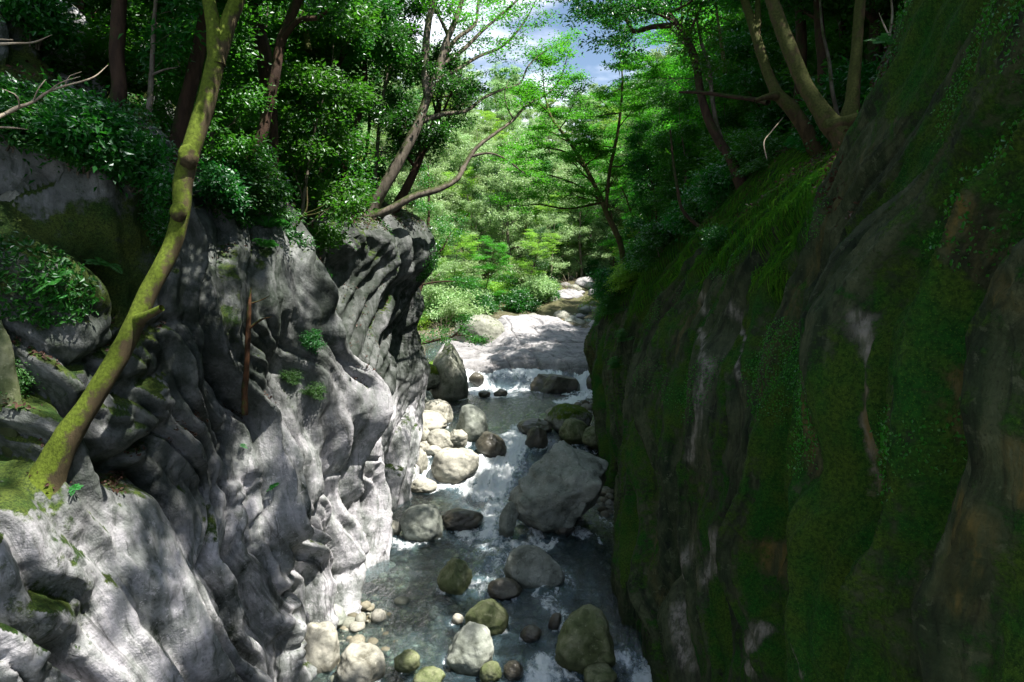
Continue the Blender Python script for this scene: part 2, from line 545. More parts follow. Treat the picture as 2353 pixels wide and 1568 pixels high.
def normals(P, sx):
    du = np.gradient(P, axis=0)
    dv = np.gradient(P, axis=1)
    N = np.cross(du, dv)
    N /= np.linalg.norm(N, axis=2)[..., None] + 1e-9
    if (N[..., 0].mean() * sx) < 0:
        N = -N
    return N


def gauss(Y, z, y0, z0, sy, sz):
    return np.exp(-((Y - y0) / sy)**2 - ((z - z0) / sz)**2)


def billow(n):
    return np.minimum(np.abs(n) * 2.0, 1.15) - .5


# left wall -------------------------------------------------------------
PL = profile_grid(LEFT)
NL = normals(PL, 1)
X, Y, Z = PL[..., 0], PL[..., 1], PL[..., 2]
face = 1 - sstep(10.5, 13.5, Z) * .8
near = 1 - sstep(23.5, 27, Y)
k = .32 - .66 * sstep(10.5, 20.5, Y)
wob = 1.1 * pn(Y * .3, Z * .35, 3.3, 1) + .35 * pn(Y * .8, Z * .9, 1.1, 2)
S = Y + k * (Z - 4) + wob
D = .62 * billow(pn(S * .42, Z * .07, X * .1, 3))
D = D + .40 * billow(pn(S * .95 + 5, Z * .13 + .25 * pn(S, Z * .5, 1, 7), 7.7, 4))
D = D + .22 * billow(pn(S * 2.1, Z * .22, 1.7, 5))
D = D + .095 * billow(pn(S * 4.4, Z * .40, 2.7, 6)) + .028 * pn(S * 10, Z * 1.2, 3.7, 10)
D = D + .16 * pn(X * .5, Y * .45, Z * .55, 8) + .055 * fbm(X * 1.5, Y * 1.5, Z * 1.5, 9, 3) + .02 * fbm(X * 6, Y * 6, Z * 4, 11, 2)
# fractures crossing the flutes
fr_ = pn((Z + .55 * Y) * .42, (Y - .5 * Z) * .18, X * .3, 16)
D = D - .16 * np.exp(-(fr_ / .035)**2) * sstep(-.1, .4, pn(Y * .4, Z * .4, 3, 17))
# broken, blocky rock where the wall is not water-worn
blk = np.maximum(sstep(.15, .55, pn(Y * .35, Z * .4, 9.1, 12)), sstep(8.0, 9.5, Z)) * near
bz = Z * 1.3 - Y * .3
D = D + blk * .22 * billow(pn(X * .9, Y * .9 + Z * .5, bz, 13)) + blk * .09 * billow(pn(X * 2.6, Y * 2.6, Z * 3.1, 14))
D = np.where((Y > 15), np.minimum(D, .38 + .2 * np.tanh((D - .38) / .3)), D)
D = D * (near * face + .55 * (1 - near * face))
D = D + (1 - face * near) * .5 * fbm(X * .35, Y * .35, Z * .35, 15, 4)
# buttresses, hollows and the overhanging prow
for (y0, z0, sy, sz, a) in [
    (6.95, 5.1, .45, .6, .22), (17.0, 2.0, 1.0, 2.6, .40), (22.2, 1.6, .9, 2.4, .1), (14.6, 4.6, .9, 1.0, .75), (13.6, .6, 1.3, 1.8, -.35),
    (11.6, 1.2, .6, 1.8, .15), (15.6, 2.2, .5, 1.8, -.7), (12.4, 3.0, .35, .9, -.75), (20.4, 8.0, 1.6, .9, .45),
    (18.4, 3.8, .9, 1.2, -.55), (22.6, 5.6, .8, 1.1, .45), (9.6, 4.4, .5, 2.5, .3), (12.6, 5.6, .6, 1.3, -.6),
    (17.0, 6.0, .9, .8, -.5), (21.2, 4.0, .9, 1.0, -.35), (8.2, 2.5, .7, 3.0, .25), (19.2, 1.0, .7, 1.6, -.35), (13.6, 6.8, .5, 1.1, .45),
]:
    D = D + a * gauss(Y, Z, y0, z0, sy, sz)
prow = gauss(Y, Z, 19.8, 5.8, 3.6, 3)
D = D * (1 - .65 * prow) + .38 * gauss(Y, Z, 20.6, 7.7, 1.6, .9) - .50 * gauss(Y, Z, 21, 5.2, 1.6, .7) + .40 * gauss(Y, Z, 22.4, 3.7, 1.0, .9) - .7 * gauss(Y, Z, 16.5, 7.2, 1.3, .7)
D = D + prow * .26 * billow(pn((Y - .9 * Z) * 1.9, (Z + .9 * Y) * .16, 1.2, 21)) + prow * .07 * billow(pn((Y - .9 * Z) * 6, (Z + .9 * Y) * .4, 4.2, 22))
PL2 = PL + NL * D[..., None]
NL2 = normals(PL2, 1)
nz = NL2[..., 2]
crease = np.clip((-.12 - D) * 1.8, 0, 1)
nzm = fbm(X * .6, Y * .6, Z * .6, 31, 4)
moss = sstep(.35, .85, nz) * .55 + .30 * sstep(.0, .7, nzm) + .34 * sstep(5.4, 7.5, Z) * sstep(-.5, .3, nzm) + .42 * gauss(Y, Z, 6.9, 4.6, .7, 1.5) + .55 * gauss(Y, Z, 7.2, 8.5, 1.4, 2.2) + .25 * gauss(Y, Z, 12.2, 4.6, .5, 1.6) - .20 * gauss(Y, Z, 10, 2.0, 5, 2.4) - .12 * gauss(Y, Z, 19, 3, 5, 5)
stain_shade = 1.0 * sstep(3.9, 5.6, Z + 1.2 * pn(Y * .5, Z * .5, 5, 33)) * (1 - .35 * sstep(.1, .6, pn(X * .6, Y * .5, Z * .4, 34))) + .5 * crease + 1.0 * sstep(16.0, 18.0, Y) * sstep(2.6, 4.2, Z) * near  # weathering mixed with painted shade on upper wall and prow; creases darkened
stain_shade = stain_shade * (1 - .95 * gauss(Y, Z, 11.8, 11.8, 2.0, 1.8) * sstep(-.25, .2, pn(Y * .5, Z * .6, 4, 36)))  # crag kept undarkened in patches, as painted sunlight
pale = .5 * sstep(.2, .6, pn(S * 1.3, Z * .25, 2, 35)) * (1 - sstep(4, 7, Z)) + .7 * gauss(Y, Z, 11.8, 11.8, 1.6, 1.5) * sstep(-.25, .2, pn(Y * .5, Z * .6, 4, 36))  # crag part paints its sunlit patches lighter
me = mesh_np("left gorge wall", PL2, grid_faces(*PL2.shape[:2]), True, {'moss': moss, 'stain_shade': np.clip(stain_shade, 0, 1), 'pale': np.clip(pale, 0, 1), 'flow': S}, [M['left_rock']])
cliff_l = obj("rock_cliff", me)
tag(cliff_l, "pale grey water-worn gorge wall with dappled sunlight, beneath the leaning mossy trunk", "cliff", kind="structure")

# right wall ------------------------------------------------------------
PR = profile_grid(RIGHT)
NR = normals(PR, -1)
X, Y, Z = PR[..., 0], PR[..., 1], PR[..., 2]
face = 1 - sstep(9.5, 12.5, Z) * .6
near = 1 - sstep(34, 40, Y)
kz = 1.1 * sstep(6.0, 8.5, Z - .25 * (11 - np.minimum(Y, 30)) * .6) - .55 * (1 - sstep(1.0, 5.0, Z))
wob = .55 * np.sin(Z * .95 + Y * .35) * .5 + .9 * pn(Y * .28, Z * .3, 2.3, 41) + .22 * pn(Y * .9, Z * .8, 6.1, 42)
S = Y + kz * (Z - 6.5) * .75 + wob
D = .62 * billow(pn(S * .34 + 3.1, Z * .07, X * .08, 43))
D = D + .32 * billow(pn(S * .85 + 2.2, Z * .10, 3.9, 44))
D = D + .17 * billow(pn(S * 2.0, Z * .16 + .2 * pn(S, Z * .6, 2, 40), 4.4, 45))
D = D + .085 * billow(pn(S * 4.6, Z * .28, 1.4, 46)) + .036 * billow(pn(S * 10, Z * .6, 2.2, 47)) + .014 * pn(S * 22, Z * 1.2, 2.2, 39)
D = D + .16 * pn(X * .4, Y * .45, Z * .5, 48) + .07 * fbm(X * 1.5, Y * 1.5, Z * 1.5, 49, 3)
D = D * (near * face + .55 * (1 - near * face)) + (1 - face * near) * .45 * fbm(X * .4, Y * .4, Z * .4, 50, 4)
for (y0, z0, sy, sz, a) in [
    (6.0, 7.4, .8, .9, .35), (5.2, 6.1, .6, .35, -.4), (7.8, 5.0, .35, 2.2, .40), (9.2, 4.5, .5, 2.8, -.45), (7.0, 5.0, .3, 2.2, -.4),
    (5.6, 4.8, .45, 1.8, .35), (13.2, 5.2, .4, 2.6, .42), (14.4, 4.8, .5, 2.4, -.38), (12.0, 1.2, 1.0, 1.1, .35), (11.3, 2.6, .3, 1.6, -.6),
    (17.0, 4.5, .6, 2.0, .25), (24.5, 3.4, 1.3, 1.8, .25), (20.0, 3.0, .7, 2.0, -.3), (5.8, 9.2, .8, 1.0, -.35), (30, 4.0, 1.6, 1.2, .35), (10.4, 6.8, .8, .5, -.4),
]:
    D = D + a * gauss(Y, Z, y0, z0, sy, sz)
D = D * (1 - .5 * sstep(8.0, 9.5, Z) * sstep(3, 7, Y) * (1 - sstep(17, 22, Y)))
PR2 = PR + NR * D[..., None]
NR2 = normals(PR2, -1)
nz = NR2[..., 2]
nzm = fbm(X * .7, Y * .7, Z * .5, 51, 4)
rim = np.interp(Y, [4, 8.5, 11.5, 15, 18, 22, 27, 32, 40], [9.0, 8.2, 7.6, 7.3, 7.0, 5.9, 5.0, 4.6, 5])
drape = sstep(-.6, .5, Z - rim + .6 * nzm) * sstep(7.9, 9.4, Y + .12 * (Z - 8))
moss = .39 + .34 * nzm + .36 * pn(S * 1.6, Z * .14, 1, 54) + .20 * pn(S * 5, Z * .4, 1, 54) + .42 * drape + .25 * sstep(.3, .7, nz) - .25 * gauss(Y, Z, 11.5, 1.2, 2.2, 1.5) + .16 * (1 - sstep(7.5, 9, Y))
str_ = .5 * sstep(.15, .55, pn(S * 1.6, Z * .12, 8, 52)) * (1 - drape)


def line_mask(pts, Yv, Zv, w):
    """distance to a polyline drawn on the wall in (Y, z)"""
    d = np.full(Yv.shape, 9.0)
    for (a0, b0), (a1, b1) in zip(pts[:-1], pts[1:]):
        ty, tz = a1 - a0, b1 - b0
        t = np.clip(((Yv - a0) * ty + (Zv - b0) * tz) / (ty * ty + tz * tz), 0, 1)
        d = np.minimum(d, np.hypot(Yv - a0 - t * ty, Zv - b0 - t * tz))
    return np.exp(-(d / w)**2)


pale = .14 * str_
ochre = .45 * sstep(.2, .6, pn(S * 1.4, Z * .2, 3, 53)) * (1 - drape)
RIGHT_MARKS = True
# streaks of bare rock and rust on the right wall, found from where they stand on the photographed wall
def bvh_of(P, st=3):
    Q = P[::st, ::st]
    V = Q.reshape(-1, 3)
    F = grid_faces(*Q.shape[:2])
    return BVHTree.FromPolygons([tuple(v) for v in V], [tuple(f) for f in F])


BVL, BVR = bvh_of(PL2), bvh_of(PR2)


def hit(px, py, bv):
    d = ray(px, py)
    d = d / np.linalg.norm(d)
    h = bv.ray_cast(Vector(CAM), Vector(d), 200)
    return None if h[0] is None else np.array(h[0])


def wall_line(pxs, bv):
    out = [hit(x, y, bv) for x, y in pxs]
    return [(h[1], h[2]) for h in out if h is not None]


for pxs, w in [([(1602, 620), (1612, 720), (1625, 850), (1612, 960), (1590, 1060)], .085), ([(1985, 735), (1992, 900), (1990, 1130)], .06),
               ([(1680, 720), (1710, 780), (1700, 860)], .12), ([(1640, 1230), (1620, 1330)], .14), ([(1760, 1440), (1720, 1540)], .12),
               ([(1590, 1260), (1560, 1400), (1580, 1530)], .12), ([(1820, 1480), (1850, 1560)], .03)]:
    L_ = wall_line(pxs, BVR)
    if len(L_) > 1:
        pale = np.maximum(pale, .75 * line_mask(L_, Y, Z, w * .7))
for pxs, w in [([(2210, 850), (2205, 1000), (2235, 1200), (2200, 1400)], .06), ([(2235, 500), (2240, 600)], .10), ([(2280, 630), (2320, 700)], .09), ([(2195, 480), (2175, 540)], .05),
               ([(1990, 900), (1990, 1130)], .05), ([(2345, 1050), (2348, 1150)], .06), ([(1760, 1260), (1790, 1300)], .12), ([(1855, 950), (1870, 1080)], .10)]:
    L_ = wall_line(pxs, BVR)
    if len(L_) > 1:
        m_ = line_mask(L_, Y, Z, w)
        ochre = np.maximum(ochre, m_)
        moss = moss - .25 * m_
moss = moss - .45 * np.clip(pale, 0, 1) * (1 - drape)
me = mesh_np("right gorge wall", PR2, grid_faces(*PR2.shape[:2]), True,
             {'moss': moss, 'stain_shade': np.clip(.5 * sstep(-.1, -.5, D), 0, 1), 'pale': np.clip(pale, 0, 1), 'ochre': np.clip(ochre, 0, 1), 'flow': S}, [M['right_rock']])  # dark mask here follows the hollows of the folds
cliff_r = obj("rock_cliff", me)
tag(cliff_r, "dark shaded gorge wall draped in moss with vertical rock folds and rusty streaks", "cliff", kind="structure")
GR = (PR2, NR2, drape, S)


# ------------------------------------------------------------------ stream
def zwater(Y):
    Y = np.asarray(Y, float)
    return .45 * sstep(21.6, 23.6, Y) + .35 * sstep(24.0, 25.2, Y) + .75 * sstep(33.6, 35.4, Y) + np.clip(Y - 36, 0, 60) * .13


def zhill(x, Y):
    """floor of the valley beyond the gorge"""
    base = zwater(Y) - .55 * (1 - sstep(37, 44, Y)) + .35 * sstep(40, 60, Y)
    hill = np.clip(Y - 64, 0, 52) * .30 - np.clip(Y - 130, 0, 300) * .1
    off = np.abs(x - 3.0 - (Y - 40) * .06)
    return base + hill * .9 + sstep(45, 70, Y) * np.clip(off - 3, 0, 60) * .38


# ground sheet: stream bed, banks and far valley floor
gy = [-4.0]
while gy[-1] < 400:
    y = gy[-1]
    gy.append(y + max(.07, .0045 * abs(y)) if y < 60 else y * 1.03)
gy = np.array(gy)
gxu = np.linspace(-1, 1, 260)
gx = 9 * gxu + 140 * np.sign(gxu) * np.maximum(np.abs(gxu) - .55, 0)**2.2
GX, GY = np.meshgrid(gx, gy)
bed = np.where(GY < 45, zwater(GY) - .42, 0)
bed = bed * (GY < 45)
shoal = .34 * gauss(GX, GY, -3.2, 13.2, 1.5, 2.6) + .22 * gauss(GX, GY, -3.2, 20, 1.2, 3) + .42 * gauss(GX, GY, 3.0, 20.6, .9, 2.0) + .42 * gauss(GX, GY, 3.4, 29.5, 1.3, 2.2) + .5 * gauss(GX, GY, -4.4, 29, 1.6, 4)
cob = .10 * billow(pn(GX * 2.4, GY * 2.0, .5, 61)) + .06 * billow(pn(GX * 5, GY * 4.5, .5, 62)) + .16 * fbm(GX * .6, GY * .6, 1.5, 63, 3)
gz = np.where(GY < 40, zwater(GY) - .42 + shoal + cob, zhill(GX, GY) + .3 * fbm(GX * .3, GY * .3, 2, 64, 4))
tt = sstep(37, 43, GY)
gz = (zwater(GY) - .42 + shoal + cob) * (1 - tt) + (zhill(GX, GY) + .3 * fbm(GX * .3, GY * .3, 2, 64, 4)) * tt
out_ = np.clip(np.abs(GX) - 9, 0, 200)
gz = gz - out_ * .4 * (1 - sstep(55, 80, GY))
b = NB('stream bed and valley floor')
p = b.pos()
v1 = b.voro(p, 5.5, out='Color')
v1d = b.voro(p, 5.5)
sepv = b.n('ShaderNodeSeparateColor')
b.set(sepv.inputs[0], v1)
n2 = b.noise(p, 2.0, 5, .6)
colb = b.mix(sepv.outputs[0], (.11, .10, .06), (.30, .25, .15))
colb = b.mix(b.maprange(sepv.outputs[1], .6, .95), colb, (.38, .36, .30))
colb = b.mix(b.maprange(n2, .38, .62), b.mix(.5, colb, (.035, .045, .025)), colb)
colb = b.mix(b.maprange(v1d, .28, .5, 0, .7), colb, (.03, .03, .02))
sepp = b.n('ShaderNodeSeparateXYZ')
b.set(sepp.inputs[0], p)
colb = b.mix(b.maprange(sepp.outputs[1], 42, 50), colb, b.mix(n2, (.05, .07, .02), (.11, .085, .05)))
bh = b.math('ADD', b.math('MULTIPLY', v1d, -1.0), b.noise(p, 25, 4))
bed_mat = b.done(b.bsdf(colb, .75, b.bump(bh, .5, .06), .3))
ground = obj("ground", mesh_np("ground", np.stack([GX, GY, gz], -1), grid_faces(*GX.shape), True, None, [bed_mat]))
tag(ground, "cobbled stream bed and forest floor of the valley", "ground", kind="structure")
# ------------------------------------------------------------------ boulders
import bmesh
_ICO = {}


def ico(sub):
    if sub not in _ICO:
        bm = bmesh.new()
        bmesh.ops.create_icosphere(bm, subdivisions=sub, radius=1.0)
        V = np.array([v.co[:] for v in bm.verts])
        F = np.array([[v.index for v in f.verts] for f in bm.faces])
        bm.free()
        _ICO[sub] = (V / np.linalg.norm(V, axis=1)[:, None], F)
    return _ICO[sub]


def boulder_mesh(name, seed, size, mat, facets=6, rough=.5, sub=5, moss=.0, planes=(), angular=.5, zwet=None):
    """a stone: sphere cut by random planes (rounded by the softness of the cut) and weathered by noise"""
    r = np.random.RandomState(seed)
    V, F = ico(sub)
    P = V.copy()
    cuts = []
    for i in range(facets):
        n = r.normal(size=3)
        n /= np.linalg.norm(n)
        cuts.append((n, r.uniform(.58, .9)))
    for n, d in planes:
        n = np.array(n, float)
        cuts.append((n / np.linalg.norm(n), d))
    for n, d in cuts:
        e = P @ n - d
        soft = .16 * (1 - angular) + .015
        over = np.where(e > 0, e, 0)
        w = np.sqrt(over**2 + soft**2) - soft
        P = P - n * w[:, None]
    o = r.uniform(0, 50, 3)
    q = P + o
    dn = .14 * pn(q[:, 0] * 1.1, q[:, 1] * 1.1, q[:, 2] * 1.1, 71) + .06 * fbm(q[:, 0] * 2.8, q[:, 1] * 2.8, q[:, 2] * 2.8, 72, 3)
    dn = dn + rough * .06 * billow(pn(q[:, 0] * 2.2, q[:, 1] * 2.2, q[:, 2] * 3.4, 73)) + rough * .03 * fbm(q[:, 0] * 9, q[:, 1] * 9, q[:, 2] * 9, 74, 3)
    P = P + V * dn[:, None]
    P = P * np.array(size)
    nn = V / np.array(size)
    nn /= np.linalg.norm(nn, axis=1)[:, None]
    ms = moss * (.25 + .75 * sstep(-.1, .8, nn[:, 2])) + .25 * moss * fbm(q[:, 0] * 2, q[:, 1] * 2, q[:, 2] * 2, 75, 3)
    st = np.zeros(len(P)) if zwet is None else .95 * (1 - sstep(zwet, zwet + .10 + .05 * size[2], P[:, 2] + .03 * pn(q[:, 0] * 3, q[:, 1] * 3, 1, 76)))
    zero = np.zeros(len(P))
    return mesh_np(name, P, F, True, {'moss': ms, 'stain_shade': st, 'pale': zero}, [M[mat]])


ROCKS = []  # (x, y, half width) for foam


def boulder(px, py, w, h, level, label, mat, seed, Yd=None, rz=None, depth=.9, bury=.32, name="boulder", group=None, tilt=(0, 0), vis=.80, **kw):
    """px, py centre of what shows, w x h its extent; level = height of the water or ground it stands in"""
    if Yd is None:
        c = on_level(px, py + h * .5 * vis, level)
        Yd = c[1]
    ctr = at(px, py, Yd)
    t = Yd / ray(px, py)[1]
    a = w / 2 * t / FPX * 1.04
    v = h / 2 * t / FPX
    zc = v * (1.0 + bury) * 1.04
    ctr = ctr.copy()
    ctr[1] += a * depth * .55
    ctr[0] *= ctr[1] / Yd
    ctr[2] -= v * bury * .7
    sub = 6 if w > 120 else 5 if w > 38 else 4
    me = boulder_mesh(label[:40], seed, (a, a * depth, zc), mat, sub=sub, zwet=level + .05 - ctr[2], **kw)
    o = obj(name, me, None, ctr)
    o.rotation_euler = (tilt[0], tilt[1], random.Random(seed).uniform(-.35, .35) if rz is None else rz)
    tag(o, label, "boulder", group)
    ROCKS.append((ctr[0], ctr[1], a))
    return o


W0, W1, W2 = 0.0, .8, 1.55
# foreground pool
boulder(829, 1541, 106, 82, W0, "cream boulder at the water's edge, lower of the sunlit pair", 'stone_pale', 1, facets=4, angular=.2, rough=.25)
boulder(735, 1498, 92, 108, W0, "upright cream boulder wedged against the foot of the pale wall", 'stone_pale', 2, facets=6, angular=.35, rough=.25, depth=.8)
boulder(934, 1527, 62, 36, W0, "small yellow-green stone just breaking the shallow water beside the cream boulder", 'stone_green', 3, facets=3, angular=.1, rough=.15)
boulder(1079, 1502, 114, 92, W0, "grey flat-topped boulder in front of the green dome stone", 'stone_grey', 4, facets=5, angular=.55, rough=.35, planes=[((-.75, -.1, .55), .55)])
boulder(1350, 1488, 139, 128, W0, "big olive green egg-shaped boulder in the near rapids", 'stone_green', 5, facets=5, angular=.3, rough=.2, tilt=(0, .35), planes=[((.7, -.2, .6), .62)])
boulder(1122, 1430, 96, 63, W0, "dark green smooth dome stone standing in mid pool", 'stone_green', 6, facets=3, angular=.15, rough=.12)
boulder(1052, 1426, 27, 22, W0, "little tan pebble-like stone beside the green dome stone", 'stone_pale', 7, facets=3, angular=.2, rough=.2)
boulder(1047, 1332, 82, 66, W0, "pointed green boulder alone in the dark shallows", 'stone_green', 8, facets=4, angular=.4, rough=.25, planes=[((-.6, -.3, .7), .55), ((.65, -.2, .7), .6)])
boulder(1228, 1312, 142, 84, W0, "long wedge-shaped grey rock slanting out of the current", 'stone_grey', 9, facets=4, angular=.7, rough=.45, tilt=(.1, .38), depth=.6, bury=.5, planes=[((0, -.75, .65), .5), ((.3, .5, .8), .6)])
boulder(1160, 1360, 76, 32, W0, "flat dark stone awash beside the slanting wedge rock", 'stone_brown', 10, facets=4, angular=.4, rough=.3)
boulder(1289, 1132, 262, 208, W0, "huge angular grey boulder leaning on the foot of the dark wall", 'stone_grey', 11, Yd=18.0, facets=3, angular=.85, rough=.8, depth=.75, bury=.2, rz=0, moss=.3,
        planes=[((-.25, -.55, .8), .52), ((.75, -.25, -.6), .52), ((-.9, -.3, .1), .80), ((.1, -.95, -.3), .66), ((.5, -.1, .85), .62), ((-.55, -.5, -.65), .72)])
boulder(1169, 1198, 43, 74, W0, "narrow upright stone leaning against the huge angular boulder", 'stone_grey', 12, facets=4, angular=.4, rough=.3, tilt=(0, .15))
boulder(1298, 1217, 42, 31, W0, "small round brown stone under the overhang of the huge boulder", 'stone_brown', 13, facets=3, angular=.2, rough=.2)
boulder(971, 1210, 95, 72, W0, "rounded grey-green boulder across from the huge angular one", 'stone_grey', 14, facets=5, angular=.3, rough=.3, depth=.8)
boulder(1062, 1200, 92, 39, W0, "wet red-brown rock with water sheeting over it", 'stone_brown', 15, facets=4, angular=.45, rough=.4)
boulder(902, 1217, 35, 32, W0, "small pale blue-grey stone at the foot of the wall buttress", 'stone_pale', 16, facets=5, angular=.5, rough=.3)
boulder(1047, 1073, 110, 68, .18, "white rounded boulder in full sun beside the rapids", 'stone_pale', 17, facets=5, angular=.35, rough=.35, depth=.75)
boulder(974, 1121, 62, 26, W0, "low flat pale rock at the edge of the left shallows", 'stone_pale', 18, facets=5, angular=.6, rough=.4)
boulder(1127, 1552, 50, 38, W0, "dark green stone at the very bottom of the pool", 'stone_green', 19, facets=4, angular=.3, rough=.3)
boulder(1180, 1547, 46, 34, W0, "dull brown stone behind foam at the bottom of the pool", 'stone_brown', 20, facets=4, angular=.3, rough=.3)
boulder(1377, 1560, 72, 34, W0, "low mossy stone in front of the olive egg-shaped boulder", 'stone_green', 21, facets=4, angular=.3, rough=.3)
boulder(988, 1566, 68, 26, W0, "drowned olive stone at the bottom between the cream and grey boulders", 'stone_green', 22, facets=4, angular=.2, rough=.2)
boulder(1276, 1432, 30, 34, W0, "black fin of rock poking up behind the olive boulder", 'stone_brown', 23, facets=5, angular=.7, rough=.5, tilt=(0, .4))
boulder(1222, 1462, 52, 26, W0, "submerged dark rock in broken water left of the olive boulder", 'stone_brown', 24, facets=4, angular=.3, rough=.3)
boulder(758, 1425, 74, 44, W0, "blue-grey rock lying along the foot of the pale wall", 'stone_grey', 25, facets=5, angular=.5, rough=.4)
boulder(712, 1444, 28, 26, W0, "small white stone tucked against the foot of the pale wall", 'stone_pale', 26, facets=4, angular=.4)
boulder(705, 1475, 20, 18, W0, "tiny grey stone above the upright cream boulder", 'stone_grey', 27, facets=4, angular=.4)
# the step above the huge boulder
boulder(1081, 981, 78, 77, .7, "big smooth grey boulder at the outlet of the upper pool", 'stone_grey', 31, facets=5, angular=.25, rough=.2, depth=.8)
boulder(1130, 1027, 70, 54, .45, "round brown-grey boulder splashed by the rapids", 'stone_brown', 32, facets=4, angular=.25, rough=.25)
boulder(1233, 1012, 52, 50, .5, "upright round stone standing in the white cascade", 'stone_brown', 33, facets=4, angular=.25, rough=.25)
boulder(1227, 985, 80, 28, W1, "flat dark rock lying across the pool outlet", 'stone_brown', 34, facets=4, angular=.4, rough=.3)
boulder(1306, 968, 102, 54, W1, "broad mossy boulder at the head of the cascade", 'stone_mossy', 35, facets=4, angular=.3, rough=.35, moss=.62)
boulder(1279, 953, 52, 24, W1, "pale stone peeping out behind the broad mossy boulder", 'stone_pale', 36, facets=4, angular=.35, rough=.3)
boulder(1320, 994, 68, 48, .75, "rounded olive boulder in front of the broad mossy one", 'stone_green', 37, facets=4, angular=.3, rough=.3)
boulder(1367, 1008, 66, 38, .7, "green boulder close under the dark wall, in line below the mossy one", 'stone_green', 38, facets=4, angular=.35, rough=.3, moss=.4)
boulder(1405, 1028, 55, 32, .6, "dark boulder jammed between the huge angular rock and the dark wall", 'stone_green', 39, facets=4, angular=.35, rough=.3)
boulder(1391, 985, 36, 21, W1, "small grey-green stone touching the dark wall by the gravel", 'stone_grey', 40, facets=4, angular=.35)
boulder(954, 1002, 66, 48, .65, "blocky pale boulder on the left bank above the shallows", 'stone_pale', 41, facets=6, angular=.5, rough=.4)
boulder(1015, 1015, 62, 43, .55, "tan boulder in the bank heap next to the rapids", 'stone_pale', 42, facets=5, angular=.4, rough=.4)
boulder(1051, 1010, 48, 43, .6, "veined white boulder in front of the big smooth grey one", 'stone_pale', 43, facets=6, angular=.5, rough=.5)
boulder(968, 1031, 44, 24, .45, "bluish white slab-like stone tilted in the bank heap", 'stone_pale', 44, facets=6, angular=.7, tilt=(0, -.35))
boulder(996, 1041, 42, 22, .4, "flat cream stone low in the bank heap", 'stone_pale', 45, facets=5, angular=.5)
boulder(960, 1062, 44, 52, .3, "pale block standing where the bank meets the wall", 'stone_pale', 46, facets=6, angular=.5)
boulder(1005, 951, 76, 52, W1, "pale cracked boulder between the bank heap and the upper pool", 'stone_pale', 47, facets=6, angular=.55, rough=.5)
boulder(968, 920, 70, 40, 1.0, "long grey boulder behind the bank heap", 'stone_grey', 48, facets=5, angular=.5, rough=.4, tilt=(0, .25))
boulder(972, 976, 118, 40, .8, "broad sunlit rock shelf stone on the left bank", 'stone_pale', 49, facets=5, angular=.6, rough=.4)
boulder(1030, 862, 104, 132, W1, "tall moss-capped boulder beside the upper pool", 'stone_mossy', 50, Yd=31.5, facets=5, angular=.5, rough=.5, moss=.46, depth=.8, planes=[((-.5, -.3, .8), .62), ((.7, -.2, .6), .62)])
boulder(954, 815, 46, 42, 1.6, "small dome of moss on the bank above the tall moss-capped boulder", 'stone_mossy', 51, Yd=33, facets=4, angular=.2, moss=.7)
boulder(978, 866, 64, 46, 1.3, "bright green moss hummock left of the tall moss-capped boulder", 'stone_mossy', 52, Yd=31, facets=4, angular=.2, moss=.85)
boulder(1276, 893, 112, 78, W1, "dark wedge-fronted rock with pale top splitting the waterfall", 'stone_brown', 53, Yd=33.0, facets=2, angular=.85, rough=.4, depth=.9, bury=.2, planes=[((.05, -.95, .15), .5), ((-.6, -.55, .5), .55), ((0.15, .1, 1), .55)])
boulder(1352, 846, 58, 28, 1.6, "lilac grey flat rock in the channel above the waterfall", 'slab_rock', 54, Yd=36.5, facets=5, angular=.5)
boulder(1113, 907, 27, 15, W1, "dark stone in the upper pool, nearer of the small pair", 'stone_brown', 55, facets=4, angular=.4)
boulder(1150, 904, 32, 15, W1, "dark stone in the upper pool, beside its twin under the fall", 'stone_brown', 56, facets=4, angular=.4)
boulder(1094, 872, 34, 26, 1.2, "brown rock at the lip of the left waterfall", 'stone_brown', 57, Yd=34, facets=4, angular=.5)
boulder(1367, 882, 38, 44, W1, "black wet rock between the waterfall and the dark wall", 'stone_brown', 58, Yd=33.5, facets=5, angular=.5)
boulder(1318, 746, 52, 26, 2.6, "angular block with a shaded face on top of the sunlit slab", 'stone_grey', 59, Yd=45, facets=6, angular=.8)
boulder(1332, 768, 62, 26, 2.4, "long pale block stepping down the right of the sunlit slab", 'slab_rock', 60, Yd=43.5, facets=6, angular=.8, tilt=(0, .3))
boulder(1358, 762, 36, 44, 2.2, "tan leaning block beside the upper white chute", 'slab_rock', 61, Yd=44, facets=6, angular=.8, tilt=(0, .3))
boulder(1288, 738, 36, 20, 2.9, "small square block next to the shaded angular one", 'slab_rock', 62, Yd=46, facets=6, angular=.8)
boulder(1100, 765, 116, 66, 1.5, "large dark mossy boulder lying on the left end of the sunlit slab", 'stone_mossy', 63, Yd=41, facets=5, angular=.5, rough=.5, moss=.36, depth=.8)
boulder(1310, 700, 84, 56, 3.3, "bleached sloping rock above the slab at the bend of the stream", 'slab_rock', 64, Yd=53, facets=5, angular=.7, tilt=(0, .25))
boulder(1265, 712, 50, 30, 3.3, "grey rock half hidden under the dark green shrub", 'stone_grey', 65, Yd=51, facets=5, angular=.6)
boulder(1330, 668, 40, 22, 4.3, "distant grey stone in the shaded upper stream", 'stone_grey', 66, Yd=62, facets=5, angular=.5)
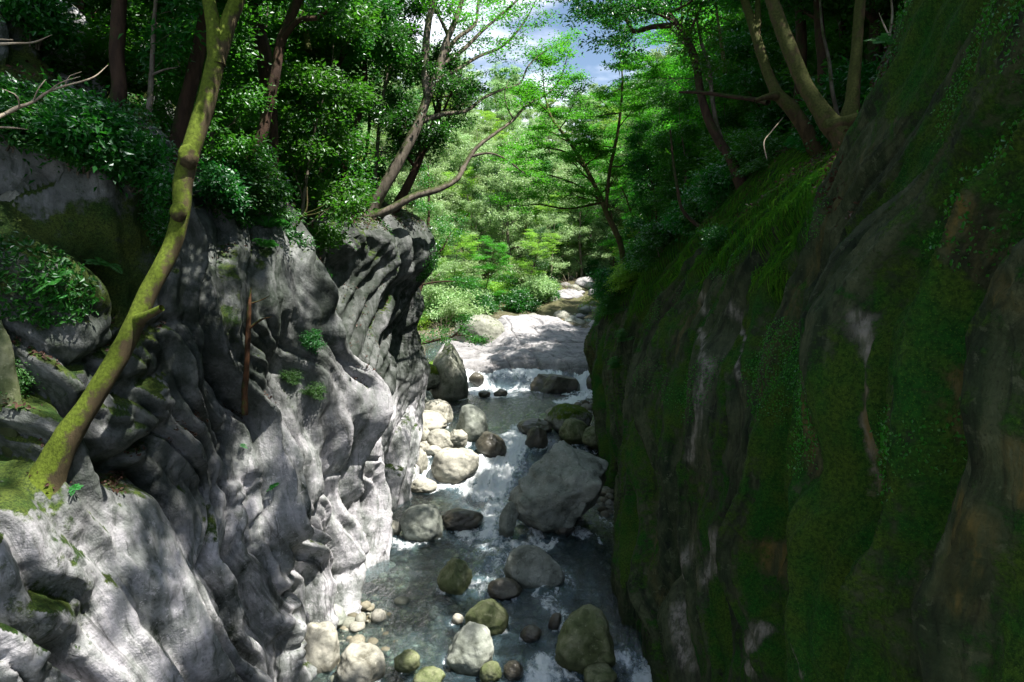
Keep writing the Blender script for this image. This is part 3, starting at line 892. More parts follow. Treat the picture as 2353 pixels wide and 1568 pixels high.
# big rocks bedded on the upper left ledge
boulder(40, 570, 110, 220, 7, "gnarled root-like rock rib at the ledge end, catching sun", 'stone_mossy', 84, Yd=8.0, facets=4, angular=.5, rough=1.2, moss=.42, bury=.4, depth=.6)
boulder(5, 870, 80, 230, 6, "smooth olive boulder cut off by the picture's left side", 'stone_green', 85, Yd=7.2, facets=3, angular=.2, rough=.4, bury=.4, depth=.6)
boulder(70, 985, 52, 34, 5.9, "small moss-topped stone at the root of the leaning trunk", 'stone_mossy', 86, Yd=7.3, facets=4, angular=.4, moss=.5)
boulder(115, 975, 50, 50, 5.9, "pinkish sunlit stone touching the leaning trunk's base", 'stone_pale', 87, Yd=7.5, facets=5, angular=.6)

rq = np.random.RandomState(77)
for k_ in range(46):
    yy_ = rq.uniform(45.5, 66)
    xx_ = 4.6 + (yy_ - 40) * .11 + rq.normal() * 2.0
    rr_ = rq.uniform(.25, .8)
    me_ = boulder_mesh("upstream stone", 900 + k_ % 8, (rr_, rr_ * .9, rr_ * .65), ['slab_rock', 'stone_grey', 'stone_mossy'][k_ % 3], sub=4, facets=5, angular=.5, moss=.3 if k_ % 3 == 2 else 0)
    tag(obj("boulder", me_, None, (xx_, yy_, float(zhill(np.array(xx_), np.array(yy_))) + .1)), "stone in the shaded upper stream beyond the slab", "boulder", "stones of the shaded upper stream beyond the slab")
# ------------------------------------------------------------------ sunlit slab
sx = np.linspace(-5.2, 6.4, 300)
sy = np.linspace(33.8, 58, 330)
SX, SY = np.meshgrid(sx, sy)
wv = .35 * pn(SX * .3, SY * .3, 1, 91)
dome = sstep(-1.5, -.1, SX + wv + .06 * (SY - 40)) * (1 - .62 * sstep(1.8, 5.2, SX))
rise = .150 * np.clip(SY - 35.4, 0, 9.0) - .05 * np.clip(SY - 44.8, 0, 20)
zs = .98 + .98 * sstep(34.2, 36.2, SY + .6 * pn(SX * .5, 2, 3, 92)) + rise * dome + (1 - dome) * .05 * (SY - 36)
zs = zs + .5 * sstep(48.5, 52.6, SY + .7 * pn(SX * .4, 5, 1, 93)) * sstep(0, 2, SX)
zs = zs + .16 * fbm(SX * .35, SY * .35, 2, 94, 4)
q = zs * 3.2 + SX * .25 + .9 * pn(SX * .4, SY * .4, 1.0, 95)
zs = zs + .025 * (sstep(.30, .5, q - np.floor(q)) - .5) + .05 * billow(pn(SX * 1.1 + SY * .5, SY * 1.6, .4, 96))
crk = np.minimum(np.abs(pn(SX * .45 + .2 * SY, SY * .18, 1.3, 98)), np.abs(pn(SX * .16, SY * .5 - SX * .12, 4.3, 99)))
zs = zs - .13 * np.exp(-(crk / .03)**2) + .05 * fbm(SX * 1.6, SY * 1.6, 3, 90, 3)
edge = sstep(0, 1, (SX + 5.2) / 1.2) * (1 - sstep(5.1, 6.2, SX))
zs = zs * edge + (1 - edge) * .3 - 1.2 * (1 - sstep(33.8, 34.5, SY))
st = .55 * gauss(SX, zs, 2.0, 1.5, 2.2, .28) * sstep(0, .4, pn(SX * 1.2, SY * .5, 3, 97)) + .7 * gauss(SX, SY, -1.9, 37.2, .18, 1.5)
ms = .42 * gauss(SX, SY, -1.9, 40.5, .9, 1.2) + .3 * gauss(SX, SY, -1.0, 43, 1.0, 2)
st = st + .55 * np.exp(-(crk / .035)**2) + .5 * (1 - sstep(.05, .5, zs - zwater(SY)))
me = mesh_np("sunlit rock slab", np.stack([SX, SY, zs], -1), grid_faces(*SX.shape), True, {'moss': ms, 'stain_shade': np.clip(st, 0, 1), 'pale': np.zeros(SX.shape) + .35}, [M['slab_rock']])
slab = obj("rock_slab", me)
tag(slab, "wide smooth white rock slab in full sun across the head of the pool", "rock slab")

# ------------------------------------------------------------------ water
wy = [2.0]
while wy[-1] < 70:
    wy.append(wy[-1] + max(.028, .0030 * wy[-1]))
wy = np.array(wy)
wx = np.linspace(-5.4, 7.6, 420)
WX, WY = np.meshgrid(wx, wy)
WX = WX + sstep(38, 70, WY) * 2.2
zw = zwater(WY)
rapid = np.clip(1.2 * gauss(WX, WY, -.6, 23.0, 1.5, 1.7) + .8 * gauss(WX, WY, -.2, 20.3, 1.1, 1.4) + .7 * gauss(WX, WY, -.2, 17.6, 1.3, 1.5) + .5 * gauss(WX, WY, .0, 15.4, 1.2, 1.6) + .7 * gauss(WX, WY, .9, 11.6, .9, 1.0)
                + .6 * gauss(WX, WY, 2.4, 12.6, .6, 1.6) + 1.1 * gauss(WX, WY, -1.7, 34.0, 1.3, 1.1) + 1.0 * gauss(WX, WY, 3.6, 33.2, .9, 1.5) + .9 * sstep(36.5, 39, WY), 0, 1.1)
fl = .050 * fbm(WX * 1.5, WY * 1.1, .5, 101, 3) + .014 * fbm(WX * 9, WY * 6, .9, 109, 2) + .036 * fbm(WX * 4.5 + .8 * pn(WX, WY, 1, 104), WY * 3.2, .5, 102, 3)
turb = .10 * fbm(WX * 2.6, WY * 2.2, .7, 103, 4)
zz = zw + fl * (.6 + .8 * rapid) + turb * rapid
foam = np.zeros(WX.shape)
wq = WX + .5 * pn(WX * .8, WY * .5, 3, 107)
fn = fbm(wq * 2.6, WY * 1.0, 1.7, 105, 4)
fn2 = fbm(wq * 7.5, WY * 2.6, 2.7, 106, 3)


def foam_line(pts, w, a):
    global foam
    d = np.full(WX.shape, 99.0)
    for (x0, y0), (x1, y1) in zip(pts[:-1], pts[1:]):
        tx, ty = x1 - x0, y1 - y0
        t = np.clip(((WX - x0) * tx + (WY - y0) * ty) / (tx * tx + ty * ty + 1e-9), 0, 1)
        d = np.minimum(d, np.hypot(WX - x0 - t * tx, WY - y0 - t * ty))
    foam = np.maximum(foam, a * np.exp(-(d / w)**2))


def wl(pp, z):
    return [tuple(on_level(x, y, z)[:2]) for x, y in pp]


foam_line(wl([(1215, 1010), (1180, 1040), (1130, 1075), (1110, 1110)], .35), .75, 1.15)
foam_line(wl([(1140, 1060), (1040, 1105), (985, 1100)], .15), .5, .85)
foam_line(wl([(960, 1065), (985, 1095)], .3), .4, .8)
foam_line(wl([(1110, 1110), (1140, 1150), (1140, 1190)], 0), .6, .6)
foam_line(wl([(1140, 1190), (1110, 1215), (1170, 1250), (1230, 1255)], 0), .55, .58)
foam_line(wl([(1040, 1215), (1110, 1240), (1140, 1290), (1120, 1340)], 0), .7, .42)
foam_line(wl([(905, 1240), (925, 1255)], 0), .35, .6)
foam_line(wl([(1250, 1530), (1235, 1568)], 0), .45, .7)
foam_line(wl([(1440, 1510), (1490, 1530), (1480, 1568)], 0), .35, .55)
foam_line(wl([(1300, 1550), (1400, 1530)], 0), .2, .4)
foam_line(wl([(1450, 1240), (1470, 1330), (1490, 1420)], 0), .14, .4)
foam_line(wl([(1085, 868), (1105, 885), (1150, 893)], 1.1), .8, 1.1)
foam_line(wl([(1100, 905), (1200, 895)], .8), .8, .5)
foam_line(wl([(1340, 865), (1342, 905), (1310, 918)], .9), .5, 1.1)
foam_line(wl([(1345, 905), (1290, 925)], .8), .5, .7)
foam_line([(-2.2, 35.1), (0.5, 35.0), (2.2, 34.8)], .55, .75)
foam_line([(-1.5, 36.3), (1.0, 36.4), (3.6, 35.8)], .3, .6)
foam_line([(5.6, 40), (5.9, 44), (6.2, 48)], .55, 1.0)
for (bx, by, br) in ROCKS:
    if 9 < by < 36:
        d = np.hypot(WX - bx, WY - by) - br * .95
        foam = np.maximum(foam, .34 * np.exp(-(np.clip(d, 0, 9) / .10)**2) * sstep(-.1, .35, fn) * (1 + rapid))
run = gauss(WX, 0 * WY, .3, 0, 1.9, 9) * sstep(9, 11, WY) * (1 - sstep(20, 22, WY))
foam = np.maximum(foam, .42 * run * sstep(.15, .6, fbm(wq * 1.3, WY * .45, 4, 108, 3)))
foam_f = np.clip(foam * (1.45 + .8 * fn + .5 * fn2) - .05, 0, 1.3)
zz = zz + .05 * np.clip(foam, 0, 1) * fn2
aer = np.clip(.9 * foam + .12 * rapid + .22 * gauss(WX, 0 * WY, .2, 0, 1.7, 9) * (1 - sstep(24, 27, WY)), 0, 1)
b = NB('clear stream water')
p = b.pos()
pf = b.pos((1.0, .55, 1))
foam_a = b.attr('foam')
aer_a = b.attr('aer')
n1 = b.noise(pf, 3.2, 5, .62, .8)
n2 = b.noise(pf, 13, 4, .6, .5)
n3 = b.noise(p, 38, 3, .6)
h = b.math('ADD', b.math('MULTIPLY', n1, 1.0), b.math('ADD', b.math('MULTIPLY', n2, .38), b.math('MULTIPLY', n3, .10)))
nrm = b.bump(h, 1.0, .16)
fm = b.maprange(b.math('ADD', foam_a, b.math('MULTIPLY', b.math('SUBTRACT', b.noise(pf, 11, 6, .75, .9), .5), 1.7)), .38, .95)
tr = b.n('ShaderNodeBsdfTransparent')
b.set(tr.inputs[0], (.66, .82, .82, 1))
df = b.n('ShaderNodeBsdfDiffuse')
b.set(df.inputs[0], (.32, .54, .66, 1))
b.set(df.inputs['Normal'], nrm)
m0 = b.n('ShaderNodeMixShader')
b.set(m0.inputs[0], b.math('ADD', .02, b.math('MULTIPLY', aer_a, .5), clamp=True))
b.t.links.new(tr.outputs[0], m0.inputs[1])
b.t.links.new(df.outputs[0], m0.inputs[2])
gl = b.n('ShaderNodeBsdfGlossy')
gl.inputs['Roughness'].default_value = .07
b.set(gl.inputs['Normal'], nrm)
fr = b.n('ShaderNodeFresnel')
fr.inputs['IOR'].default_value = 1.36
b.set(fr.inputs['Normal'], nrm)
m1 = b.n('ShaderNodeMixShader')
b.set(m1.inputs[0], b.math('MULTIPLY', fr.outputs[0], 3.0, clamp=True))
b.t.links.new(m0.outputs[0], m1.inputs[1])
b.t.links.new(gl.outputs[0], m1.inputs[2])
fo = b.bsdf((.80, .84, .86), .7, b.bump(n2, .6, .08), .3)
m2 = b.n('ShaderNodeMixShader')
b.set(m2.inputs[0], fm)
b.t.links.new(m1.outputs[0], m2.inputs[1])
b.t.links.new(fo, m2.inputs[2])
water_mat = b.done(m2.outputs[0])
water = obj("water", mesh_np("stream water", np.stack([WX, WY, zz], -1), grid_faces(*WX.shape), True, {'foam': foam_f, 'aer': aer}, [water_mat]))
tag(water, "clear mountain stream with white cascades running down the gorge", "stream", kind="structure")

# pebbles and gravel along both banks
rg = np.random.RandomState(61)
Vg, Fg, og = [], [], 0
Vi, Fi = ico(2)
n_ = 0
while n_ < 1900:
    u_ = rg.rand()
    if u_ < .22: gx_, gy_ = -3.3 + rg.normal() * .8, rg.uniform(11.3, 17.5)
    elif u_ < .58: gx_, gy_ = 3.0 + rg.normal() * .45, rg.uniform(18.5, 22.5)
    elif u_ < .78: gx_, gy_ = 3.5 + rg.normal() * .7, rg.uniform(27, 32)
    else: gx_, gy_ = -3.9 + rg.normal() * .9, rg.uniform(21.5, 31)
    i_ = int(np.clip(np.searchsorted(gy, gy_), 0, len(gy) - 1))
    j_ = int(np.clip(np.searchsorted(gx, gx_), 0, len(gx) - 1))
    r0 = .030 + .17 * rg.rand()**4
    sc3 = r0 * rg.uniform(.6, 1.25, 3) * np.array([1, 1, .7])
    nv = Vi * (1 + .22 * pn(Vi[:, 0] * 1.4 + n_, Vi[:, 1] * 1.4, Vi[:, 2] * 1.4, 62))[:, None] * sc3
    Vg.append(nv + [gx_, gy_, gz[i_, j_] + r0 * .35])
    Fg.append(Fi + og)
    og += len(Vi)
    n_ += 1
b = NB('stream gravel')
g_ = b.n('ShaderNodeNewGeometry')
cg = b.ramp(g_.outputs['Random Per Island'], [(.0, (.10, .09, .06)), (.35, (.24, .22, .16)), (.6, (.27, .255, .21)), (.8, (.15, .165, .13)), (1.0, (.36, .345, .30))])
cg = b.mix(b.maprange(b.noise(b.pos(), 22, 4, .6), .4, .7, 0, .5), cg, (.08, .08, .055))
gm = b.done(b.bsdf(cg, .7, None, .3))
zz_g = np.zeros(og)
tag(obj("gravel", mesh_np("river gravel", np.concatenate(Vg), np.concatenate(Fg), True, None, [gm])), "pebbles and gravel strewn along both banks of the stream", "gravel", kind="stuff")
# ------------------------------------------------------------------ growing trees
STY = {
    # leaf length, width, leaves per twig, spray radius, vertical spread, normal jitter, droop
    'maple': dict(L=.085, W=.060, n=46, r=.24, v=.035, jit=.33, elev=(5, 38), mat='leaf_maple'),
    'yellow': dict(L=.085, W=.060, n=44, r=.24, v=.04, jit=.4, elev=(5, 38), mat='leaf_yellow'),
    'dark': dict(L=.105, W=.046, n=44, r=.18, v=.13, jit=.9, elev=(15, 60), mat='leaf_dark'),
    'mid': dict(L=.090, W=.046, n=54, r=.20, v=.11, jit=.75, elev=(10, 55), mat='leaf_mid'),
    'pale': dict(L=.16, W=.09, n=40, r=.27, v=.14, jit=.7, elev=(10, 55), mat='leaf_pale'),
    'airy': dict(L=.075, W=.050, n=40, r=.22, v=.04, jit=.4, elev=(5, 40), mat='leaf_maple'),
}


def unit(v):
    return v / (np.linalg.norm(v) + 1e-9)


def curve_path(p0, d, L, r, n=5, wander=.25, grav=-.0, up=.0):
    pts = [p0]
    d = unit(np.array(d, float))
    for i in range(n):
        d = unit(d + r.normal(size=3) * wander * .5 + np.array([0, 0, up - grav]))
        pts.append(pts[-1] + d * L / n)
    return np.array(pts)


class Tree:
    def __init__(self, seed, style):
        self.r = np.random.RandomState(seed)
        self.s = STY[style]
        self.parts = []
        self.LC, self.LN, self.LD = [], [], []

    def limb(self, pts, rad, sides=8, rough=.0, per_m=None):
        self.parts.append(tube(pts, rad, sides, rough, self.r.randint(99), per_m))

    def spray(self, pts, scale=1.0):
        s, r = self.s, self.r
        n = max(3, int(s['n'] * scale))
        t = r.uniform(.15, 1.08, n) * (len(pts) - 1)
        i = np.clip(t.astype(int), 0, len(pts) - 2)
        f = (t - i)[:, None]
        c = pts[i] * (1 - f) + pts[i + 1] * f
        off = r.normal(size=(n, 3)) * np.array([s['r'], s['r'], s['v']]) * .75
        c = c + off
        out = c - pts[0]
        nn = np.array([0, 0, 1.0]) + r.normal(size=(n, 3)) * s['jit']
        dd = out + off * 2 + r.normal(size=(n, 3)) * .25
        self.LC.append(c)
        self.LN.append(nn)
        self.LD.append(dd)

    def twigs(self, path, rad, L, nsec, nter, leafscale=1.0, t0=.25, wood=True):
        """secondary and tertiary shoots along a limb, each ending in a spray of leaves"""
        r = self.r
        m = len(path) - 1
        for a in range(nsec):
            t = t0 + (1 - t0) * (a + r.uniform(.1, .9)) / nsec
            i = min(int(t * m), m - 1)
            p = path[i] + (path[i + 1] - path[i]) * (t * m - i)
            ax = unit(path[i + 1] - path[i])
            side = unit(np.cross(ax, [0, 0, 1.0]) * (1 if a % 2 else -1) + r.normal(size=3) * .35)
            d = unit(ax * .75 + side * .9 + np.array([0, 0, r.uniform(-.1, .3)]))
            l2 = L * (.55 - .25 * t) * r.uniform(.7, 1.25)
            q = curve_path(p, d, l2, r, 4, .35)
            rr = rad * (1 - .6 * t) * .45
            if wood:
                self.limb(q, np.linspace(rr, rr * .35, len(q)), 4)
            for k in range(nter):
                u = .3 + .7 * (k + r.uniform(.2, .8)) / nter
                j = min(int(u * 4), 3)
                p2 = q[j] + (q[j + 1] - q[j]) * (u * 4 - j)
                ax2 = unit(q[j + 1] - q[j])
                sd = unit(np.cross(ax2, [0, 0, 1.0]) * (1 if k % 2 else -1) + r.normal(size=3) * .4)
                tw = curve_path(p2, ax2 * .7 + sd * .8, l2 * r.uniform(.3, .5), r, 3, .4)
                if wood:
                    self.limb(tw, np.linspace(rr * .4, rr * .18, len(tw)), 3)
                self.spray(tw, leafscale)
        self.spray(path[-2:], leafscale)

    def crown(self, trunk_pts, trunk_rad, nprim, Lmax, t0=.4, nsec=6, nter=4, leafscale=1.0, shape=None):
        r = self.r
        P = np.asarray(trunk_pts)
        m = len(P) - 1
        az = r.uniform(0, 6.28)
        for a in range(nprim):
            t = t0 + (1 - t0) * (a + r.uniform(.1, .9)) / nprim
            i = min(int(t * m), m - 1)
            p = P[i] + (P[i + 1] - P[i]) * (t * m - i)
            rad = np.interp(t * m, np.arange(m + 1), trunk_rad)
            az += 2.4 + r.normal() * .35
            el = R(r.uniform(*self.s['elev']))
            d = np.array([math.cos(az) * math.cos(el), math.sin(az) * math.cos(el), math.sin(el)])
            u = (t - t0) / (1 - t0)
            L = Lmax * (.55 + .9 * u - 1.05 * u * u) * r.uniform(.75, 1.2)
            q = curve_path(p, d, L, r, 6, .28, up=.03)
            self.limb(q, np.linspace(rad * .5, rad * .12, len(q)), 5)
            self.twigs(q, rad * .5, L, nsec, nter, leafscale)

    def leaf_mesh(self, name, mat=None, sc_=1.0):
        C = np.concatenate(self.LC)
        N = np.concatenate(self.LN)
        D = np.concatenate(self.LD)
        k = self.r.uniform(.7, 1.3, len(C)) * sc_
        V, F = leaves(C, N, D, self.s['L'] * k, self.s['W'] * k)
        return mesh_np(name, V, F, False, None, [M[mat or self.s['mat']]])

    def wood_mesh(self, name, mat):
        V, F = join(self.parts)
        return mesh_np(name, V, F, True, None, [M[mat]])


def proto(kind, seed, H, rad, crown_r, nprim, bark, nsec=6, nter=4, lean=.12, t0=.32, name="tree"):
    T = Tree(seed, kind)
    r = T.r
    n = 9
    d = np.array([r.normal() * lean, r.normal() * lean, 1])
    pts = [np.array([0, 0, -.6])]
    for i in range(n):
        d = unit(d + np.array([r.normal() * .12, r.normal() * .12, .12]))
        pts.append(pts[-1] + d * (H + .6) / n)
    pts = np.array(pts)
    rr = rad * np.linspace(1, .12, n + 1)
    rr[0] *= 1.35
    T.limb(pts, rr, 9, .12, 3)
    T.crown(pts, rr, nprim, crown_r, t0, nsec, nter)
    root = empty(name)
    obj("trunk", T.wood_mesh(kind + " trunk", bark), root)
    obj("crown", T.leaf_mesh(kind + " crown"), root)
    return root


PROTO = {
    'dark': [proto('dark', 101, 8.0, .13, 2.6, 15, 'bark_brown'), proto('dark', 102, 9.5, .15, 3.0, 17, 'bark_grey', t0=.4)],
    'mid': [proto('mid', 103, 8.5, .12, 2.9, 15, 'bark_grey'), proto('mid', 104, 7.0, .10, 2.5, 14, 'bark_olive', t0=.25)],
    'maple': [proto('maple', 105, 7.5, .10, 3.4, 15, 'bark_grey', t0=.22), proto('maple', 106, 6.0, .08, 2.9, 13, 'bark_olive', t0=.18)],
    'yellow': [proto('yellow', 107, 7.0, .10, 3.0, 14, 'bark_grey', t0=.22)],
    'pale': [proto('pale', 108, 9.0, .16, 3.6, 14, 'bark_grey', t0=.2, nsec=5), proto('pale', 109, 7.5, .14, 3.2, 13, 'bark_grey', t0=.15, nsec=5)],
}
PROTO['low'] = [proto('dark', 110, 4.6, .06, 1.9, 15, 'bark_brown', t0=.06, nsec=5), proto('mid', 111, 4.2, .05, 1.9, 14, 'bark_grey', t0=.06, nsec=5)]
STY['roof'] = dict(STY['mid'], r=.11, v=.08, n=50, L=.10, W=.055)  # foliage clumped to leave gaps, shaped for sun dapples
PROTO['roof'] = [proto('roof', 112, 9.0, .14, 3.3, 13, 'bark_olive', t0=.42, nsec=4, nter=3), proto('roof', 113, 8.0, .13, 3.0, 12, 'bark_brown', t0=.40, nsec=4, nter=3)]
_used = set()

BVG = BVHTree.FromPolygons([tuple(v) for v in np.stack([GX, GY, gz], -1)[::3, ::3].reshape(-1, 3)], [tuple(f) for f in grid_faces(*GX[::3, ::3].shape)])
BVS = BVHTree.FromPolygons([tuple(v) for v in np.stack([SX, SY, zs], -1)[::3, ::3].reshape(-1, 3)], [tuple(f) for f in grid_faces(*SX[::3, ::3].shape)])


def drop(x, y):
    best = None
    for bv in (BVL, BVR, BVG, BVS):
        h = bv.ray_cast(Vector((x, y, 80)), Vector((0, 0, -1)), 200)
        if h[0] is not None and (best is None or h[0].z > best):
            best = h[0].z
    return 0.0 if best is None else best


NTREE = [0]


def plant(kind, i, x, y, s, label, group=None, rz=None, dz=0.0, tilt=(0, 0)):
    p = PROTO[kind][i % len(PROTO[kind])]
    key = (kind, i % len(PROTO[kind]))
    rz = rs.uniform(0, 6.28) if rz is None else rz
    loc = (x, y, drop(x, y) + dz)
    if key not in _used:
        _used.add(key)
        p.location = loc
        p.rotation_euler = eul(tilt, rz)
        p.scale = (s, s, s)
        tag(p, label, "tree", group)
        NTREE[0] += 1
        return p
    c = copy_thing(p, loc, rz, s, label, group, tilt)
    c['category'] = "tree"
    if not group and 'group' in c: del c['group']
    NTREE[0] += 1
    return c


def pix_path(lst):
    return np.array([at(x, y, d) for x, y, d in lst])


def rad_in(q):
    return q[0] > .024 and q[0] >= q[-1]


def stem_tree(name, label, stems, style, bark, seed, crown=None, sides=12, rough=.10, per_m=9, leafmat=None, leafscale=1.0):
    """a tree whose stems are laid out one by one; crown = (stem index, first fraction, limbs, limb length)"""
    T = Tree(seed, style)
    p_, q_ = np.asarray(stems[0][0], float), list(stems[0][1])
    if rad_in(q_):
        dn_ = unit(p_[0] - p_[1])
        nr_ = min((np.array(bv.find_nearest(Vector(p_[0]))[0]) for bv in (BVL, BVR)), key=lambda v: np.linalg.norm(v - p_[0]))
        g_ = drop(p_[0][0], p_[0][1])
        if np.linalg.norm(nr_ - p_[0]) < 1.1:
            b0 = p_[0] + dn_ * .25 + (nr_ - p_[0]) * .8 + np.array([0, 0, -.25])
        elif -.2 < p_[0][2] - g_ < 3.0:
            b0 = np.array([p_[0][0] + dn_[0] * .5, p_[0][1] + dn_[1] * .5, g_ - .3])
        else:
            b0 = p_[0] + dn_ * .6
        stems = [(np.vstack([b0, p_]), [q_[0] * 1.2] + q_)] + list(stems[1:])
    base = np.array(stems[0][0][0])
    for pts, rad in stems:
        pts = np.asarray(pts) - base
        T.limb(pts, rad, sides if rad[0] > .05 else 6, rough if rad[0] > .03 else 0, per_m)
    for c in (crown or []):
        if c[0] == 'twigs':
            _, k_, t0, ns, nt_, L = c
            pts = np.asarray(stems[k_][0]) - base
            T.twigs(pts, stems[k_][1][-1] * 1.6, L, ns, nt_, leafscale, t0)
        else:
            k_, t0, nprim, L = c
            pts = np.asarray(stems[k_][0]) - base
            T.crown(pts, stems[k_][1], nprim, L, t0, 6, 4, leafscale)
    root = empty(name, base)
    tag(root, label, "tree")
    obj("trunk", T.wood_mesh(name + " trunk", bark), root)
    if T.LC:
        obj("crown", T.leaf_mesh(name + " crown", leafmat), root)
    return root


# --- the leaning mossy tree on the left
st0 = pix_path([(92, 1135, 7.1), (112, 1085, 7.15), (150, 1015, 7.2), (215, 915, 7.3), (290, 785, 7.45), (345, 665, 7.6), (395, 565, 7.8), (416, 490, 7.9), (421, 420, 8.0), (440, 340, 8.1),
                (475, 230, 8.3), (505, 110, 8.5), (545, 0, 8.7), (600, -130, 8.9), (640, -280, 9.1), (700, -460, 9.4)])
sr0 = [.23, .175, .140, .116, .106, .100, .096, .094, .108, .108, .104, .10, .09, .075, .055, .03]
st1 = pix_path([(497, 150, 8.42), (492, 70, 8.5), (480, 0, 8.6), (470, -140, 8.8), (440, -330, 9.0)])
st2 = pix_path([(318, 735, 7.45), (345, 722, 7.35), (372, 708, 7.28)])
tr0 = stem_tree("leaning_tree", "thick moss-coated trunk curving up from the ledge on the pale wall, sunlit along its length",
                [(st0, sr0), (st1, [.10, .085, .08, .07, .03]), (st2, [.07, .045, .035])], 'mid', 'bark_moss', 201,
                crown=[(0, .86, 9, 2.4), (1, .55, 7, 2.0)], sides=20, rough=.10, per_m=16)
for bx, by, bd, br in [(432, 362, 7.98, .115), (410, 487, 7.80, .095)]:
    me = boulder_mesh("burl", int(bx), (br, br, br * 1.2), 'stone_pale', 3, .6, 4, angular=.1)
    me.materials.clear()
    me.materials.append(M['bark_moss'])
    bo = obj("burl", me, tr0, at(bx, by, bd) - np.array(tr0.location))

# --- other single trunks of the left bank
stem_tree("dark_tree", "dark brown trunk rising in front of the sunlit crag",
          [(pix_path([(205, 345, 9.4), (232, 315, 9.5), (252, 278, 9.6), (273, 215, 9.7), (268, 130, 9.8), (272, 50, 9.9), (277, -60, 10), (290, -220, 10.2), (300, -420, 10.4)]),
            [.24, .17, .13, .105, .10, .10, .09, .07, .03])], 'dark', 'bark_brown', 202, crown=[(0, .70, 10, 2.0)])
stem_tree("slender_tree", "thin pale sapling stem beside the dark brown trunk",
          [(pix_path([(333, 320, 9.6), (340, 270, 9.7), (347, 190, 9.8), (352, 90, 9.9), (362, -40, 10), (380, -180, 10.2)]), [.05, .04, .036, .03, .025, .01]),
           (pix_path([(350, 172, 9.8), (378, 160, 9.8), (408, 155, 9.8)]), [.022, .015, .008])], 'dark', 'bark_grey', 203, crown=[('twigs', 0, .45, 7, 3, 1.4)])
stem_tree("slender_tree", "slanting reddish trunk with a forked branch, right of the leaning mossy one",
          [(pix_path([(560, 375, 12), (590, 335, 12), (615, 250, 12.1), (630, 185, 12.2), (645, 100, 12.4), (685, 0, 12.6), (730, -120, 12.8), (770, -260, 13)]), [.12, .095, .09, .088, .085, .08, .06, .02]),
           (pix_path([(650, 90, 12.4), (690, 45, 12.3), (735, 40, 12.3), (755, 20, 12.3)]), [.055, .05, .04, .02])], 'dark', 'bark_brown', 204, crown=[(0, .72, 8, 1.7), ('twigs', 1, .5, 3, 3, 1.0)])
stem_tree("slender_tree", "brown trunk pressed close behind the leaning mossy trunk",
          [(pix_path([(425, 250, 10.6), (440, 190, 10.6), (458, 110, 10.7), (470, 40, 10.8), (480, -40, 11), (490, -200, 11.3)]), [.11, .10, .10, .09, .08, .03])], 'dark', 'bark_brown', 205, crown=[(0, .75, 7, 1.8)])
for k_, (lst, rad, lab, bark) in enumerate([
    ([(738, 200, 17), (752, 130, 17.2), (772, 50, 17.3), (795, -30, 17.5), (820, -170, 17.8)], .13, "grey trunk against the blue gap in the canopy", 'bark_grey'),
    ([(700, 60, 15), (690, 0, 15.2), (685, -90, 15.4)], .06, "slim upright stem beside the blue gap in the canopy", 'bark_olive'),
    ([(800, 330, 18), (830, 250, 18.2), (838, 150, 18.4), (820, 60, 18.6), (805, -40, 19)], .08, "bent brown stem in the dark evergreen thicket", 'bark_brown'),
    ([(775, 300, 16), (770, 200, 16.2), (786, 110, 16.4), (770, 10, 16.5)], .05, "thin straight stem left of the bent brown one", 'bark_brown'),
    ([(590, 60, 13.5), (575, 20, 13.6), (560, -60, 13.8)], .14, "stout shadowed trunk at the top between the reddish and mossy trunks", 'bark_brown'),
    ([(860, 420, 20), (868, 330, 20), (880, 220, 20.3), (905, 120, 20.6), (930, 40, 21)], .06, "slim stem rising behind the twin-stemmed tree", 'bark_grey'),
]):
    p_ = pix_path(lst)
    stem_tree("slender_tree", lab, [(p_, list(np.linspace(rad, rad * .55, len(p_))))], 'dark', bark, 210 + k_, crown=[(0, .55, 7, 1.7)])

# --- the twin-stemmed tree on the prow
A = pix_path([(835, 520, 18.9), (852, 483, 19), (882, 430, 19), (917, 370, 19.1), (957, 292, 19.3), (986, 215, 19.5), (1005, 168, 19.6), (1020, 110, 19.8), (1045, 50, 20), (1065, -10, 20.2), (1095, -130, 20.6)])
B = pix_path([(984, 225, 19.45), (978, 190, 19.5), (978, 130, 19.6), (983, 60, 19.8), (996, 0, 20), (1012, -100, 20.3)])
Cb = pix_path([(850, 500, 18.9), (885, 487, 18.9), (955, 450, 19.1), (1010, 434, 19.4), (1050, 411, 19.7), (1072, 372, 20), (1092, 343, 20.2), (1140, 305, 20.6), (1180, 275, 21), (1212, 240, 21.4), (1262, 213, 21.8), (1290, 175, 22.1), (1306, 118, 22.4)])
A1 = pix_path([(1012, 150, 19.7), (1060, 118, 20.3), (1112, 68, 21), (1190, 0, 21.6), (1250, -60, 22)])
A2 = pix_path([(1020, 130, 19.8), (1048, 90, 20.4), (1092, 55, 21), (1098, 10, 21.5), (1110, -60, 22)])
A3 = pix_path([(995, 190, 19.6), (1050, 160, 20.2), (1100, 130, 20.8), (1152, 108, 21.4), (1202, 55, 22), (1232, 0, 22.6)])
A4 = pix_path([(965, 280, 19.3), (1020, 262, 19.8), (1070, 255, 20.4), (1112, 225, 21), (1152, 207, 21.5), (1196, 190, 22), (1212, 155, 22.4), (1252, 118, 22.8), (1305, 95, 23.4)])
A5 = pix_path([(1010, 160, 19.65), (1030, 90, 19.9), (1010, 40, 20.1), (985, -10, 20.3), (970, -90, 20.5)])
A6 = pix_path([(1080, 360, 20.1), (1120, 352, 20.2), (1160, 365, 20.6), (1200, 395, 21), (1220, 408, 21.2)])
A7 = pix_path([(1180, 275, 21), (1165, 245, 21.2), (1160, 215, 21.4), (1170, 180, 21.6)])
